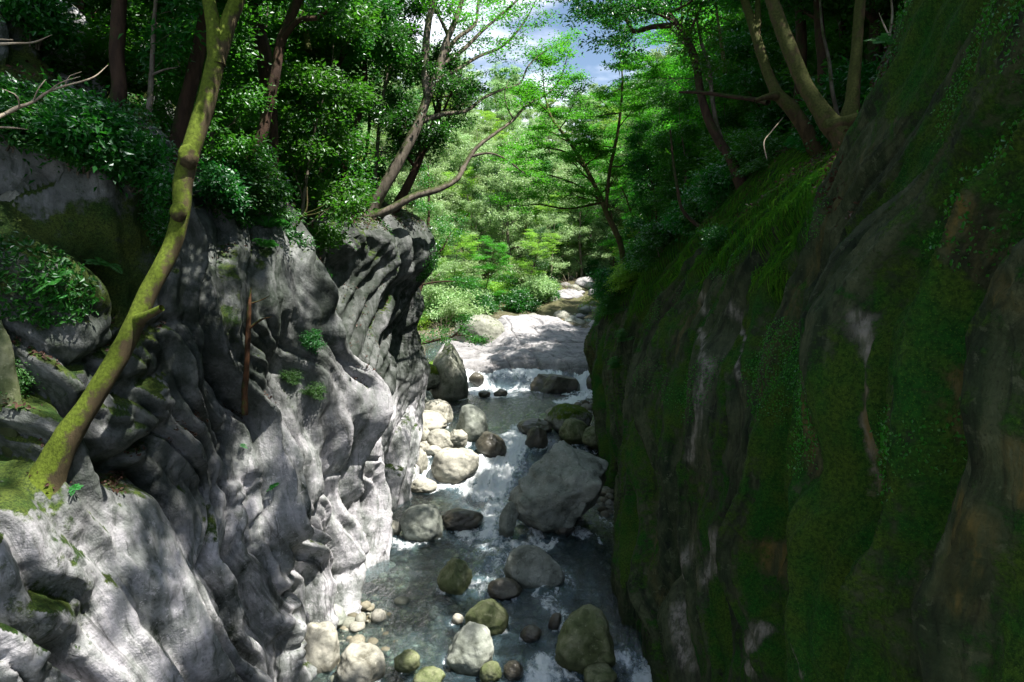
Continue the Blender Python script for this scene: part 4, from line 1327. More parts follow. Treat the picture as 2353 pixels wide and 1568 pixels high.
stem_tree("twin_stem_tree", "grey twin-stemmed tree fanning long bare arching limbs over the stream from the overhanging wall",
          [(A, [.24, .20, .17, .155, .14, .12, .105, .095, .08, .065, .04]), (B, [.12, .115, .105, .095, .08, .04]),
           (Cb, [.13, .115, .10, .09, .08, .07, .06, .05, .045, .04, .03, .02, .01]), (A1, [.09, .06, .045, .03, .012]), (A2, [.075, .06, .045, .035, .015]),
           (A3, [.07, .055, .045, .04, .03, .012]), (A4, [.085, .07, .055, .045, .038, .03, .024, .018, .008]), (A5, [.06, .055, .045, .04, .02]), (A6, [.05, .035, .03, .02, .01]), (A7, [.03, .02, .015, .008])],
          'airy', 'bark_grey', 220,
          crown=[('twigs', 3, .30, 14, 4, 2.6), ('twigs', 2, .62, 13, 4, 2.4), ('twigs', 4, .3, 10, 4, 2.2), ('twigs', 5, .3, 14, 4, 2.6), ('twigs', 6, .42, 15, 4, 2.6), ('twigs', 7, .3, 8, 3, 1.8), ('twigs', 0, .75, 9, 4, 2.4), ('twigs', 1, .5, 8, 4, 2.0), ('twigs', 8, .3, 5, 3, 1.4)],
          rough=.07)
stem_tree("dark_tree", "dark straight trunk growing close beside the twin-stemmed tree",
          [(pix_path([(900, 500, 20), (930, 440, 20), (952, 395, 20.1), (975, 335, 20.3), (1003, 268, 20.6), (1015, 170, 21)]), [.16, .13, .12, .11, .10, .03])], 'dark', 'bark_brown', 221, crown=[(0, .5, 12, 2.2)])
stem_tree("bent_tree", "crooked brown tree on the bank beyond the overhanging wall",
          [(pix_path([(938, 730, 26.5), (945, 698, 26.6), (962, 668, 26.8), (980, 622, 27), (992, 590, 27.2), (985, 530, 27.5), (986, 470, 27.8), (984, 380, 28.2)]), [.17, .14, .11, .095, .08, .06, .05, .02]),
           (pix_path([(990, 592, 27.2), (1015, 574, 27.4), (1030, 545, 27.8), (1050, 520, 28.2)]), [.05, .04, .03, .015]),
           (pix_path([(965, 655, 26.8), (1005, 648, 27), (1050, 648, 27.2), (1085, 656, 27.5)]), [.05, .04, .03, .012]),
           (pix_path([(958, 672, 26.8), (930, 655, 26.5), (915, 645, 26.4)]), [.05, .035, .015])], 'mid', 'bark_brown', 222,
          crown=[('twigs', 0, .6, 9, 4, 2.4), ('twigs', 1, .3, 6, 3, 1.8), ('twigs', 2, .4, 6, 3, 1.6)])
stem_tree("drooping_tree", "low dark limb reaching out over the left bank above the mossy boulder",
          [(pix_path([(925, 808, 26), (950, 795, 26.2), (1000, 782, 26.6), (1045, 770, 27), (1062, 750, 27.2), (1070, 730, 27.4)]), [.09, .075, .06, .045, .03, .012]),
           (pix_path([(1045, 770, 27), (1085, 775, 27.5), (1100, 785, 27.7)]), [.03, .02, .01])], 'mid', 'bark_brown', 223, crown=[('twigs', 0, .2, 9, 3, 1.4), ('twigs', 1, .3, 4, 3, 1.0)])

# --- trunks of the right rim
stem_tree("leaning_tree", "stout olive brown trunk leaning left at the rim of the dark wall",
          [(pix_path([(1935, 310, 11.2), (1908, 285, 11.3), (1885, 252, 11.4), (1852, 200, 11.6), (1826, 140, 11.8), (1801, 80, 12), (1776, 10, 12.2), (1750, -80, 12.4), (1725, -220, 12.7), (1690, -420, 13)]), [.20, .165, .138, .125, .12, .116, .11, .10, .08, .04]),
           (pix_path([(1900, 292, 11.25), (1950, 280, 11.1), (2000, 256, 11.1)]), [.13, .10, .05])], 'mid', 'bark_olive', 230, crown=[(0, .84, 5, 1.6)], sides=18, per_m=12)
stem_tree("upright_tree", "straight olive trunk catching a sliver of sun next to the stout leaning one",
          [(pix_path([(1950, 275, 11.4), (1958, 235, 11.5), (1963, 170, 11.6), (1969, 110, 11.7), (1975, 30, 11.8), (1982, -90, 12), (1995, -280, 12.3), (2010, -460, 12.6)]), [.15, .11, .095, .09, .085, .08, .06, .03])], 'mid', 'bark_olive', 231, crown=[(0, .82, 6, 1.9)], sides=16, per_m=12)
stem_tree("forked_tree", "leaning trunk with flared roots on the mossy slope, left of the stout one",
          [(pix_path([(1815, 245, 13.3), (1788, 218, 13.4), (1768, 178, 13.6), (1745, 110, 13.8), (1727, 50, 14), (1708, -10, 14.2), (1680, -120, 14.6)]), [.13, .11, .095, .088, .08, .07, .05]),
           (pix_path([(1738, 95, 13.85), (1742, 40, 14), (1740, -20, 14.2)]), [.07, .06, .04]), (pix_path([(1790, 222, 13.4), (1765, 222, 13.2), (1735, 232, 13.1)]), [.10, .06, .03])], 'mid', 'bark_olive', 232, crown=[(0, .8, 4, 1.6)])
stem_tree("slender_tree", "dark S-curved trunk rising from the mossy slope toward the top edge of the canopy",
          [(pix_path([(1690, 392, 15.4), (1678, 365, 15.5), (1653, 325, 15.7), (1625, 268, 15.9), (1609, 210, 16.1), (1600, 150, 16.3), (1580, 95, 16.5), (1545, 45, 16.7), (1500, -5, 17), (1450, -90, 17.4)]), [.13, .11, .10, .095, .09, .088, .085, .08, .07, .04]),
           (pix_path([(1555, 58, 16.65), (1500, 62, 17), (1455, 72, 17.3), (1440, 46, 17.6), (1408, 32, 18), (1396, 14, 18.3), (1330, 18, 18.8)]), [.07, .06, .055, .05, .04, .035, .01])], 'dark', 'bark_brown', 233, crown=[(0, .68, 8, 2.4), ('twigs', 1, .2, 16, 4, 3.2)])
stem_tree("slender_tree", "pale thin stem twined beside the dark S-curved trunk",
          [(pix_path([(1672, 360, 15.6), (1648, 290, 15.9), (1636, 220, 16), (1630, 160, 16.2), (1612, 100, 16.4), (1600, 40, 16.7)]), [.06, .05, .048, .045, .04, .02])], 'mid', 'bark_grey', 234, crown=[('twigs', 0, .5, 7, 3, 1.5)])
stem_tree("slender_tree", "dark dead limb lying across between the S-curved trunk and flared roots",
          [(pix_path([(1560, 212, 15.4), (1610, 213, 15.1), (1680, 222, 14.8), (1740, 230, 14.4), (1765, 236, 14.0)]), [.02, .04, .045, .05, .06])], 'dark', 'bark_brown', 235)
for k_, (lst, rad, lab, bark) in enumerate([
    ([(1895, 205, 14), (1890, 130, 14.2), (1882, 50, 14.4), (1878, -40, 14.6), (1870, -200, 15)], .12, "brown trunk standing in shade behind the pair on the rim", 'bark_brown'),
    ([(1912, 205, 12.8), (1905, 140, 13), (1890, 70, 13.1), (1884, 0, 13.3)], .035, "thin crooked sapling in the gap between the rim pair", 'bark_grey'),
    ([(2006, 150, 13.6), (2010, 90, 13.8), (2014, 20, 14), (2018, -90, 14.3)], .14, "dark trunk just right of the straight olive one", 'bark_brown'),
    ([(2052, 150, 12.5), (2044, 90, 12.6), (2050, 40, 12.8), (2045, -40, 13)], .03, "pale twig-like sapling on the litter-strewn rim", 'bark_dead'),
    ([(1942, 150, 15.5), (1936, 80, 15.7), (1938, 0, 16), (1935, -100, 16.3)], .08, "slim dark stem seen between the rim pair", 'bark_brown'),
    ([(1840, 60, 15.5), (1835, 0, 15.7), (1830, -100, 16)], .11, "shadowy trunk deep in the wood above the stout leaning one", 'bark_brown'),
    ([(1660, 120, 19), (1650, 50, 19.3), (1640, -40, 19.6)], .049, "dim trunk in the leafy wood above the S-curved one", 'bark_olive'),
    ([(2090, 60, 13), (2088, 10, 13.2), (2080, -70, 13.5)], .10, "trunk at the top where the mossy rim leaves the picture", 'bark_olive'),
    ([(1567, 480, 18), (1556, 430, 18.2), (1548, 380, 18.6), (1540, 300, 19)], .045, "dark slim stem at the foot of the mossy slope", 'bark_brown'),
]):
    p_ = pix_path(lst)
    stem_tree("slender_tree", lab, [(p_, list(np.linspace(rad, rad * .55, len(p_))))], 'dark', bark, 240 + k_, crown=[(0, .6, 8, 2.0)] if rad > .05 else None)
stem_tree("maple_tree", "bright green maple with thin slanting trunk spreading flat tiers over the stream",
          [(pix_path([(1425, 560, 29), (1392, 485, 29), (1380, 455, 29.1), (1347, 389, 29.4), (1306, 322, 29.8), (1268, 272, 30.2), (1255, 232, 30.6), (1245, 150, 31)]), [.13, .11, .10, .09, .075, .055, .04, .012]),
           (pix_path([(1392, 485, 29), (1400, 400, 28.6), (1420, 300, 28.4), (1430, 200, 28.5), (1425, 110, 29)]), [.08, .07, .06, .045, .012]),
           (pix_path([(1385, 465, 29.1), (1335, 430, 28.6), (1270, 405, 28.2), (1200, 395, 28)]), [.06, .045, .03, .01]),
           (pix_path([(1347, 389, 29.4), (1300, 350, 28.8), (1250, 340, 28.4), (1190, 345, 28)]), [.05, .035, .025, .01]),
           (pix_path([(1385, 465, 29.1), (1300, 480, 28.4), (1230, 470, 28), (1170, 480, 27.8)]), [.06, .04, .025, .01])], 'maple', 'bark_olive', 250, leafscale=1.6,
          crown=[(0, .30, 12, 2.6), (1, .25, 11, 3.0), ('twigs', 2, .2, 9, 5, 3.2), ('twigs', 3, .2, 9, 5, 3.0), ('twigs', 4, .2, 9, 5, 3.2)])
PEND = []
# ------------------------------------------------------------------ the woods on both slopes
rs = np.random.RandomState(23)
GL = "evergreen trees crowding the slope above the pale wall"
LL = "dark evergreen crowding the slope above the pale wall"
pts_ = []


def far_enough(x, y, d):
    for a, b_ in pts_:
        if (a - x)**2 + (b_ - y)**2 < d * d:
            return False
    pts_.append((x, y))
    return True


n = 0
while n < 31:
    y = rs.uniform(13, 46)
    base = np.interp(y, [13, 20, 24, 30, 46], [-7.6, -7.8, -8.2, -9.5, -12])
    x = base - rs.exponential(3.6)
    if x < -19 or not far_enough(x, y, 1.5): continue
    kind = 'dark' if rs.rand() < .62 else 'mid'
    plant(kind, rs.randint(2), x, y, rs.uniform(.75, 1.15), LL if kind == 'dark' else "mid green tree on the slope above the pale wall", GL if kind == 'dark' else "mid green trees on the slope above the pale wall")
    n += 1
n = 0
while n < 46:
    y = rs.uniform(15, 48)
    base = np.interp(y, [15, 20, 27, 30, 40, 46, 48], [8.4, 8.0, 9.0, 10.2, 11.5, 12, 12])
    x = base + rs.exponential(3.6)
    if x > 24 or not far_enough(x, y, 1.5): continue
    u = rs.rand()
    kind = 'dark' if u < .36 else 'mid' if u < .70 else 'maple'
    nm = {'dark': "dark evergreen in the wood above the dark wall", 'mid': "mid green tree in the wood above the dark wall", 'maple': "fresh green maple in the wood above the dark wall"}[kind]
    plant(kind, rs.randint(2), x, y, rs.uniform(.8, 1.2), nm, nm.replace("tree in", "trees in").replace("evergreen in", "evergreens in").replace("maple in", "maples in"))
    n += 1
# trees whose crowns roof the rims near the bridge (trunks out of frame, added to throw the dapples)
for (x, y, kind, i, s) in [(9.6, 10.6, 'roof', 1, 1.1), (7.2, 14.0, 'roof', 0, 1.0), (9.8, 4.5, 'roof', 1, 1.2), (11, 8.5, 'roof', 0, 1.25), (11, 13, 'roof', 1, 1.2), (14, 5, 'roof', 0, 1.2),
                           (14, 11, 'dark', 1, 1.2), (7.6, 17.4, 'roof', 1, 1.0), (6.6, 2.5, 'roof', 0, .95), (5.9, 5.6, 'roof', 1, 1.05), (6.0, 8.8, 'roof', 0, 1.0), (6.4, 3.9, 'roof', 1, 1.2), (6.1, 7.1, 'roof', 1, 1.25)]:
    plant(kind, i, x, y, s, "tall tree on the dark wall's rim whose crown roofs the gorge", "tall trees whose crowns roof the gorge from the dark wall's rim", tilt=(0, R(-27) if x < 6.5 else 0))
for (x, y, kind, i, s) in [(8.0, 24.0, 'maple', 1, 1.3), (8.6, 27.5, 'maple', 0, 1.1), (9.6, 31.5, 'maple', 1, 1.2), (7.6, 37, 'maple', 0, 1.0), (6.8, 33.0, 'maple', 1, 1.0), (11.0, 37, 'maple', 0, 1.0)]:
    plant(kind, i, x, y, s, "bright maple leaning out over the dark wall's shoulder", "bright maples leaning out over the dark wall's shoulder", tilt=(0, R(-14)))
for (x, y, kind, i, s) in [(-9.5, 7.5, 'dark', 0, 1.0), (-11, 10.5, 'mid', 0, 1.0), (-9.0, 13.0, 'dark', 1, .95), (-12.5, 13.5, 'dark', 0, 1.1), (-8.4, 16.2, 'dark', 0, .9), (-10.5, 5.0, 'mid', 1, 1.0)]:
    plant(kind, i, x, y, s, "shady tree rooted behind the mossy ledge boulders", "shady trees rooted behind the mossy ledge boulders")
# the head of the valley
for (x, y, kind, i, s, lab) in [
    (-4.5, 50, 'yellow', 0, .75, "yellow-green maple on the bank left of the slab"), (-2.0, 58, 'pale', 1, .8, "pale bushy tree straight above the sunlit slab"),
    (1.2, 55, 'dark', 0, .62, "blue-green shrubby tree overhanging the slab"), (3.4, 60, 'mid', 1, .75, "mid green tree at the bend of the upper stream"),
    (-6.5, 43, 'maple', 1, .6, "low lime green maple spray beyond the crooked brown tree"), (-7.5, 37, 'maple', 1, .55, "small lime maple on the left bank behind the crooked tree"),
    (-7.0, 31, 'mid', 1, .55, "small leafy tree directly behind the overhanging wall"), (9.6, 48, 'maple', 0, .8, "fresh maple at the foot of the dark wall by the upper stream"),
    (9.6, 56, 'dark', 1, .8, "dark tree closing the shaded upper stream"), (5.6, 66, 'dark', 0, .8, "dark rounded tree at the far bend"),
    (7.4, 36, 'mid', 1, .5, "leafy bushy tree capping the mossy corner of the dark wall"), (6.2, 30, 'dark', 0, .45, "glossy bushy tree on the mossy shoulder of the dark wall"),
    (1.0, 52, 'yellow', 0, .75, "yellow-green maple hanging right over the crest of the slab"), (-2.2, 50.5, 'maple', 1, .75, "fresh maple between the slab crest and the twig bushes"),
    (3.2, 57, 'pale', 1, .75, "pale small-leaved tree just left of the upper stream"), (4.6, 63, 'yellow', 0, 1.0, "tall yellowish maple over the bend of the upper stream"), (-5.5, 47, 'pale', 0, .8, "pale tree rising behind the twig bushes"),
    (-3.5, 66, 'yellow', 0, .95, "yellowish maple in the sunny valley floor wood"), (.5, 70, 'pale', 0, .9, "pale grey-green tree in the sunny valley floor wood"),
]:
    plant(kind, i, x, y, s, lab)
n = 0
GH = "sunlit trees on the far hillside"
while n < 190:
    y = rs.uniform(58, 128)
    x = 3 + (y - 40) * .06 + rs.uniform(-1, 1) * (12 + .32 * y)
    if not far_enough(x, y, 1.9): continue
    u = rs.rand()
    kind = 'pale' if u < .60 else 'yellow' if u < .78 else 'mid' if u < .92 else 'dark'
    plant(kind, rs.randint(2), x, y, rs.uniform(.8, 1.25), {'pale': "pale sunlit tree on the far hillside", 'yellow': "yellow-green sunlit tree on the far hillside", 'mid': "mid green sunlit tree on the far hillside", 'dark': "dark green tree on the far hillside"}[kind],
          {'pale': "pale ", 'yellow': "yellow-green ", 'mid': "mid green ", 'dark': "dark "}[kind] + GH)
    n += 1

n = 0
while n < 62:
    left_ = n % 2 == 0
    y = rs.uniform(11.5, 42)
    if left_:
        x = np.interp(y, [11, 16, 20, 24, 30, 46], [-7.4, -7.2, -7.4, -7.8, -9, -11.5]) - rs.exponential(2.2)
    else:
        x = np.interp(y, [11, 15, 22, 30, 40, 46], [7.6, 7.4, 6.6, 7.0, 9.6, 11.5]) + rs.exponential(2.2)
    if abs(x) > 16 or not far_enough(x, y, .95): continue
    k_ = n % 4 // 2
    sd_ = "pale" if left_ else "dark"
    plant('low', k_, x, y, rs.uniform(.7, 1.15), ("dark" if k_ == 0 else "mid green") + f" low-branched young tree in the understorey above the {sd_} wall", ("dark" if k_ == 0 else "mid green") + f" young trees of the understorey above the {sd_} wall")
    n += 1

for k_, (px, py, Yd, kind, i, s) in enumerate([(680, 280, 15, 'low', 1, 1.2), (480, 250, 12, 'low', 1, .9),
                                               (600, 200, 16, 'low', 1, 1.2), (720, 150, 18, 'low', 1, 1.3), (800, 300, 21.5, 'low', 0, 1.2)]):
    c_ = at(px, py, Yd)
    plant(kind, i, c_[0], c_[1], s, "leafy young tree packed among the trunks above the pale wall", "leafy young trees packed among the trunks above the pale wall")
for k_, (x, y, kind, i, s) in enumerate([(6.9, 19.5, 'low', 0, 1.2), (6.8, 21.5, 'low', 1, .9), (6.2, 25, 'low', 1, 1.1), (6.3, 28, 'low', 0, 1.0), (7.8, 15.8, 'low', 1, 1.3), (8.4, 13, 'low', 0, 1.1), (9.0, 18.0, 'low', 1, 1.4), (7.5, 34, 'maple', 1, .7)]):
    plant(kind, i, x, y, s, "leafy young tree packed on the shoulder of the dark wall", "leafy young trees packed on the shoulder of the dark wall")

for (px, py, Yd, kd, s_, lab) in [(40, 330, 9.2, 'glossy', .8, "dark bush on the mossy rock left of the leaning trunk, upper"), (120, 350, 9.4, 'fresh', .7, "fresh bush on the mossy rock left of the leaning trunk"), (300, 420, 9.6, 'glossy', .7, "dark bush close left of the leaning trunk's bend"), (200, 380, 9.6, 'glossy', .9, "dark bush spilling over the mossy rock face")]:
    PEND.append((px, py, kd, s_, lab))
# ------------------------------------------------------------------ shrubs, ferns, moss, litter
def shrub_proto(name, seed, style, mat, h, rad, nstem, bark='bark_grey', L=None, W=None, bare=False):
    T = Tree(seed, style)
    T.s = dict(T.s)
    if L: T.s['L'], T.s['W'] = L, W
    r = T.r
    for i in range(nstem):
        az = r.uniform(0, 6.28)
        el = R(r.uniform(30, 80))
        q = curve_path(np.array([r.normal() * .08, r.normal() * .08, -.15]), [math.cos(az) * math.cos(el), math.sin(az) * math.cos(el), math.sin(el)], h * r.uniform(.6, 1.1), r, 5, .4)
        T.limb(q, np.linspace(rad, rad * .3, len(q)), 5)
        T.twigs(q, rad, h * .8, 5, 3, .8)
    root = empty(name)
    obj("stems", T.wood_mesh(name + " stems", bark), root)
    if not bare:
        obj("foliage", T.leaf_mesh(name + " foliage", mat), root)
    return root


SH = {
    'glossy': shrub_proto("shrub", 301, 'dark', 'leaf_shrub', .95, .016, 8, L=.10, W=.05),
    'fresh': shrub_proto("shrub", 302, 'maple', 'leaf_mid', 1.0, .014, 7, L=.08, W=.045),
    'pale': shrub_proto("shrub", 303, 'pale', 'leaf_pale', 1.5, .02, 9, L=.13, W=.07),
    'lime': shrub_proto("shrub", 304, 'maple', 'leaf_yellow', 1.1, .014, 7, L=.08, W=.05),
    'twiggy': shrub_proto("twig_bush", 305, 'airy', None, 1.6, .014, 16, 'bark_dead', bare=True),
}
_shu = set()


def shrub(kind, loc, s, label, group=None, tilt=(0, 0), cat="shrub"):
    p = SH[kind]
    rz = rs.uniform(0, 6.28)
    if kind not in _shu:
        _shu.add(kind)
        p.location, p.rotation_euler, p.scale = loc, eul(tilt, rz), (s, s, s)
        tag(p, label, cat, group)
        return p
    c = copy_thing(p, loc, rz, s, label, group, tilt)
    c['category'] = cat
    if not group and 'group' in c: del c['group']
    return c


# fern
def fern_mesh(seed, nf=9, L=.55):
    r = np.random.RandomState(seed)
    C, N, D, LL, WW = [], [], [], [], []
    for f in range(nf):
        az = f * 6.283 / nf + r.normal() * .25
        el = R(r.uniform(35, 65))
        l = L * r.uniform(.75, 1.15)
        m = 26
        t = np.linspace(.08, 1, m)
        rad = l * t * math.cos(el) * (1 + .25 * t)
        zz_ = l * (t * math.sin(el) - .62 * t * t)
        px_ = np.stack([rad * math.cos(az), rad * math.sin(az), zz_], 1)
        tan = np.gradient(px_, axis=0)
        tan /= np.linalg.norm(tan, axis=1)[:, None]
        side = np.cross(tan, [0, 0, 1.0])
        side /= np.linalg.norm(side, axis=1)[:, None]
        up = np.cross(side, tan)
        wl_ = l * .34 * np.sin(np.pi * np.clip(t * .93 + .05, 0, 1))**.8
        for sgn in (1, -1):
            d = side * sgn + tan * .45 - up * .1
            C.append(px_ + d * wl_[:, None] * .5)
            N.append(up + r.normal(size=up.shape) * .12)
            D.append(d)
            LL.append(wl_)
            WW.append(np.full(m, l / m * 1.25))
    V, F = leaves(np.concatenate(C), np.concatenate(N), np.concatenate(D), np.concatenate(LL), np.concatenate(WW), .05)
    return mesh_np("fern fronds", V, F, False, None, [M['fern_leaf']])


FERN = [fern_mesh(311), fern_mesh(312, 7, .5)]


def fern(px, py, bv, s, label, i=0, out=.05):
    h = hit(px, py, bv)
    if h is None: return
    o = obj("fern", FERN[i], None, h + np.array([.05 if bv is BVL else -.05, -out, out]))
    o.rotation_euler = (R(-15), R(25) if bv is BVL else R(-25), rs.uniform(0, 6.28))
    o.scale = (s, s, s)
    tag(o, label, "fern")
    return o


for k_, (px, py, bvh_, s, lab) in enumerate([
    (705, 312, BVL, .75, "pale green fern lit by sun on the left slope below the reddish trunk"), (735, 285, BVL, .5, "smaller fern tucked above the sunlit pale green one"),
    (130, 660, BVL, .55, "bright green fern hanging in the dark recess left of the leaning trunk"), (140, 700, BVL, .42, "drooping fern just under the bright one in the recess"),
    (610, 530, BVL, .8, "dim fern on the shelf above the wall, nearer the trunk"), (640, 505, BVL, .8, "dim fern on the shelf above the wall, farther from the trunk"),
    (600, 575, BVL, .6, "dark fern hanging below the shelf ferns"), (555, 1030, BVL, .18, "tiny fern in the crevice above the hollow of the pale wall"), (628, 1125, BVL, .35, "bright little fern in the black crevice of the pale wall"),
    (170, 1130, BVL, .2, "small dark fern under the foot of the leaning trunk"), (240, 620, BVL, .5, "shaded fern on the mossy ledge boulder"), (560, 250, BVL, .7, "fern in the gloom beside the reddish trunk"),
    (660, 420, BVL, .7, "fern below the bushes at the wall's top"), (1700, 420, BVR, .6, "small fern on the mossy drape below the flared roots"), (1830, 340, BVR, .6, "fern at the foot of the stout leaning trunk"),
    (1480, 560, BVR, .6, "fern at the near edge of the bushes on the dark wall's shoulder"), (2040, 120, BVR, .5, "fern on the litter-strewn rim at the top"),
]):
    fern(px, py, bvh_, s, lab, k_ % 2)

# shrubs set one by one
for (px, py, bvh_, kind, s, lab) in [
    (640, 395, BVL, 'glossy', 1.0, "glossy bush at the top of the wall right of the leaning trunk, catching light"), (560, 430, BVL, 'glossy', .9, "glossy bush close behind the leaning trunk"),
    (500, 470, BVL, 'glossy', .75, "low glossy bush whose leaves touch the leaning trunk"), (600, 480, BVL, 'fresh', .8, "fresh green bush on the shelf with the dim ferns"), (690, 360, BVL, 'glossy', .9, "dark bush under the reddish trunk"),
    (300, 60, BVL, 'glossy', 1.0, "broad-leaved bush over the sunlit crag"), (420, 80, BVL, 'glossy', 1.0, "broad-leaved bush between the crag and the leaning trunk"), (90, 90, BVL, 'glossy', .9, "broad-leaved bush at the top corner above the mossy boulder"),
    (480, 300, BVL, 'glossy', .9, "dark bush behind the middle of the leaning trunk"), (440, 330, BVL, 'fresh', .7, "small fresh bush peeping left of the leaning trunk"), (540, 330, BVL, 'glossy', 1.0, "dark bush in the thicket before the reddish trunk"),
    (620, 150, BVL, 'glossy', 1.2, "dense dark bush behind the reddish trunk"), (560, 180, BVL, 'glossy', 1.1, "dense dark bush between mossy and reddish trunks"), 
    (200, 330, BVL, 'glossy', .6, "small bush at the base of the dark brown trunk"), (705, 790, BVL, 'glossy', .38, "upright leafy sprig on the wall face above the bulge"),
    (715, 905, BVL, 'fresh', .30, "thin leafy sprig hanging before the sunlit bulge"), (660, 870, BVL, 'fresh', .28, "leafy sprig beside the mossy rock fin"), (14, 885, BVL, 'fresh', .40, "fresh leafy sprig at the picture's left side"),
    (1450, 600, BVR, 'glossy', 1.1, "glossy bush on the dark wall's shoulder catching light"), (1420, 570, BVR, 'glossy', 1.2, "glossy bush farther along the dark wall's shoulder"), (1500, 540, BVR, 'fresh', .9, "fresh sunlit bush with large leaves above the dark wall"),
    (1520, 500, BVR, 'glossy', 1.0, "dark bush at the foot of the dark slim stem"), (1400, 640, BVR, 'fresh', .9, "bush trailing down the corner of the dark wall"), (1390, 690, BVR, 'lime', .6, "lime green sprigs trailing at the far corner of the dark wall"),
    (1600, 400, BVR, 'glossy', 1.0, "dark bush left of the S-curved trunk"), (1560, 450, BVR, 'glossy', .9, "dark bush halfway down the mossy slope"), (1660, 560, BVR, 'glossy', .45, "little bush on the mossy drape edge"),
    (1440, 780, BVR, 'fresh', .4, "small plant clinging to the shaded corner of the dark wall"), (1420, 840, BVR, 'fresh', .35, "small plant low on the shaded corner of the dark wall"), (1720, 250, BVR, 'glossy', .9, "dark bush by the dead limb"),
]:
    h = hit(px, py, bvh_)
    if h is None: continue
    shrub(kind, h + np.array([0, 0, -.02]), s, lab, tilt=(0, R(22) if bvh_ is BVL else R(-22)))
for (x, y, kind, s, lab, cat) in [
    (-5.0, 38, 'twiggy', 1.35, "brown leafless twig bush on the left bank, foremost", "bush"), (-4.2, 41, 'twiggy', 1.3, "brown leafless twig bush behind the mossy slab boulder", "bush"), (-6.2, 40, 'twiggy', 1.3, "brown leafless twig bush nearest the crooked tree", "bush"),
    (4.4, 54, 'twiggy', 1.3, "pale bare branches sprawling over the upper stream", "bush"), (-5.6, 33, 'fresh', .8, "leafy bush on the bank behind the tall moss-capped boulder", "shrub"), (-4.6, 36, 'lime', .9, "lime green bush by the left end of the slab", "shrub"),
    (-6.5, 29, 'fresh', .9, "leafy bush just beyond the overhanging wall", "shrub"), (-1.8, 47.5, 'glossy', 1.6, "dark green bush over the crest of the slab", "shrub"), (.6, 48.5, 'glossy', 1.7, "blue-green bush right above the slab's crest", "shrub"), (2.2, 51, 'fresh', 1.6, "bush beside the bleached sloping rock", "shrub"),
    (-3.4, 45, 'pale', 1.2, "pale bush left above the mossy slab boulder", "shrub"), (-7.0, 45, 'lime', 1.5, "yellow-green bush among the twig bushes", "shrub"),
]:
    shrub(kind, (x, y, drop(x, y) - .05), s, lab, cat=cat)
for (px, py, kd, s_, lab) in PEND:
    h = hit(px, py, BVL)
    if h is not None: shrub(kd, h, s_, lab, tilt=(0, R(22)))
# along the brow of the dark wall's shoulder
for k_, (yy_, zz_w, kd, s_) in enumerate([(13.5, 9.9, 'glossy', .8), (15, 9.6, 'fresh', .9), (16.2, 9.0, 'glossy', 1.0), (17.4, 9.2, 'glossy', 1.1), (18.6, 8.4, 'fresh', 1.0), (19.6, 8.6, 'glossy', 1.2), (20.6, 7.8, 'glossy', 1.0),
                                          (21.6, 7.5, 'fresh', 1.1), (22.6, 7.2, 'glossy', 1.2), (23.8, 6.8, 'lime', .9), (25, 6.3, 'glossy', 1.1), (26.4, 6.2, 'fresh', 1.1), (28, 5.8, 'glossy', 1.0), (29.6, 5.6, 'fresh', 1.2), (31.5, 5.2, 'lime', .9), (24.4, 5.6, 'fresh', .7), (28.8, 4.8, 'fresh', .7)]):
    i_ = int(np.argmin(np.abs(PR2[:, 0, 1] - yy_)))
    col_ = PR2[i_]
    j_ = int(np.argmax(col_[:, 2] > zz_w))
    shrub(kd, col_[j_] + NR2[i_, j_] * .02, s_, {'glossy': "glossy dark", 'fresh': "fresh green", 'lime': "lime green"}[kd] + " bush on the brow of the dark wall's far shoulder", {'glossy': "glossy dark", 'fresh': "fresh green", 'lime': "lime green"}[kd] + " bushes on the brow of the dark wall's far shoulder", tilt=(0, R(-20)))
# filling the wood floor
n = 0
pts_.clear()
while n < 120:
    side = rs.rand() < .45
    y = rs.uniform(10, 46)
    if side:
        x = np.interp(y, [10, 16, 20, 24, 30, 46], [-6.8, -5.6, -5.4, -6.6, -8.0, -11]) - rs.exponential(2.6)
    else:
        x = np.interp(y, [10, 15, 22, 30, 40, 46], [6.6, 6.2, 5.6, 6.0, 8.0, 9.5]) + rs.exponential(2.6)
    if abs(x) > 18 or not far_enough(x, y, .8): continue
    kd = 'glossy' if rs.rand() < .6 else 'fresh'
    sd_ = "pale" if side else "dark"
    shrub(kd, (x, y, drop(x, y) - .05), rs.uniform(.7, 1.5), ("glossy dark" if kd == 'glossy' else "fresh green") + f" undergrowth bush in the wood above the {sd_} wall", ("glossy dark" if kd == 'glossy' else "fresh green") + f" undergrowth bushes above the {sd_} wall")
    n += 1
n = 0
pts_.clear()
while n < 210:
    y = rs.uniform(46, 92)
    x = 1.5 + rs.uniform(-1, 1) * (9 + .25 * (y - 46))
    if (y < 60 and 2.6 + (y - 46) * .12 < x < 7.5 + (y - 46) * .1) or (y < 50 and x > -2.5) or not far_enough(x, y, 1.0): continue
    u = rs.rand()
    kd = 'pale' if u < .55 else 'lime' if u < .72 else 'fresh' if u < .9 else 'glossy'
    nm = {'pale': "pale leafy", 'lime': "yellow-green", 'fresh': "mid green", 'glossy': "dark glossy"}[kd]
    shrub(kd, (x, y, drop(x, y) - .05), rs.uniform(.9, 1.7), nm + " bush in the sunny thicket behind the slab", nm + " bushes of the sunny thicket behind the slab")
    n += 1

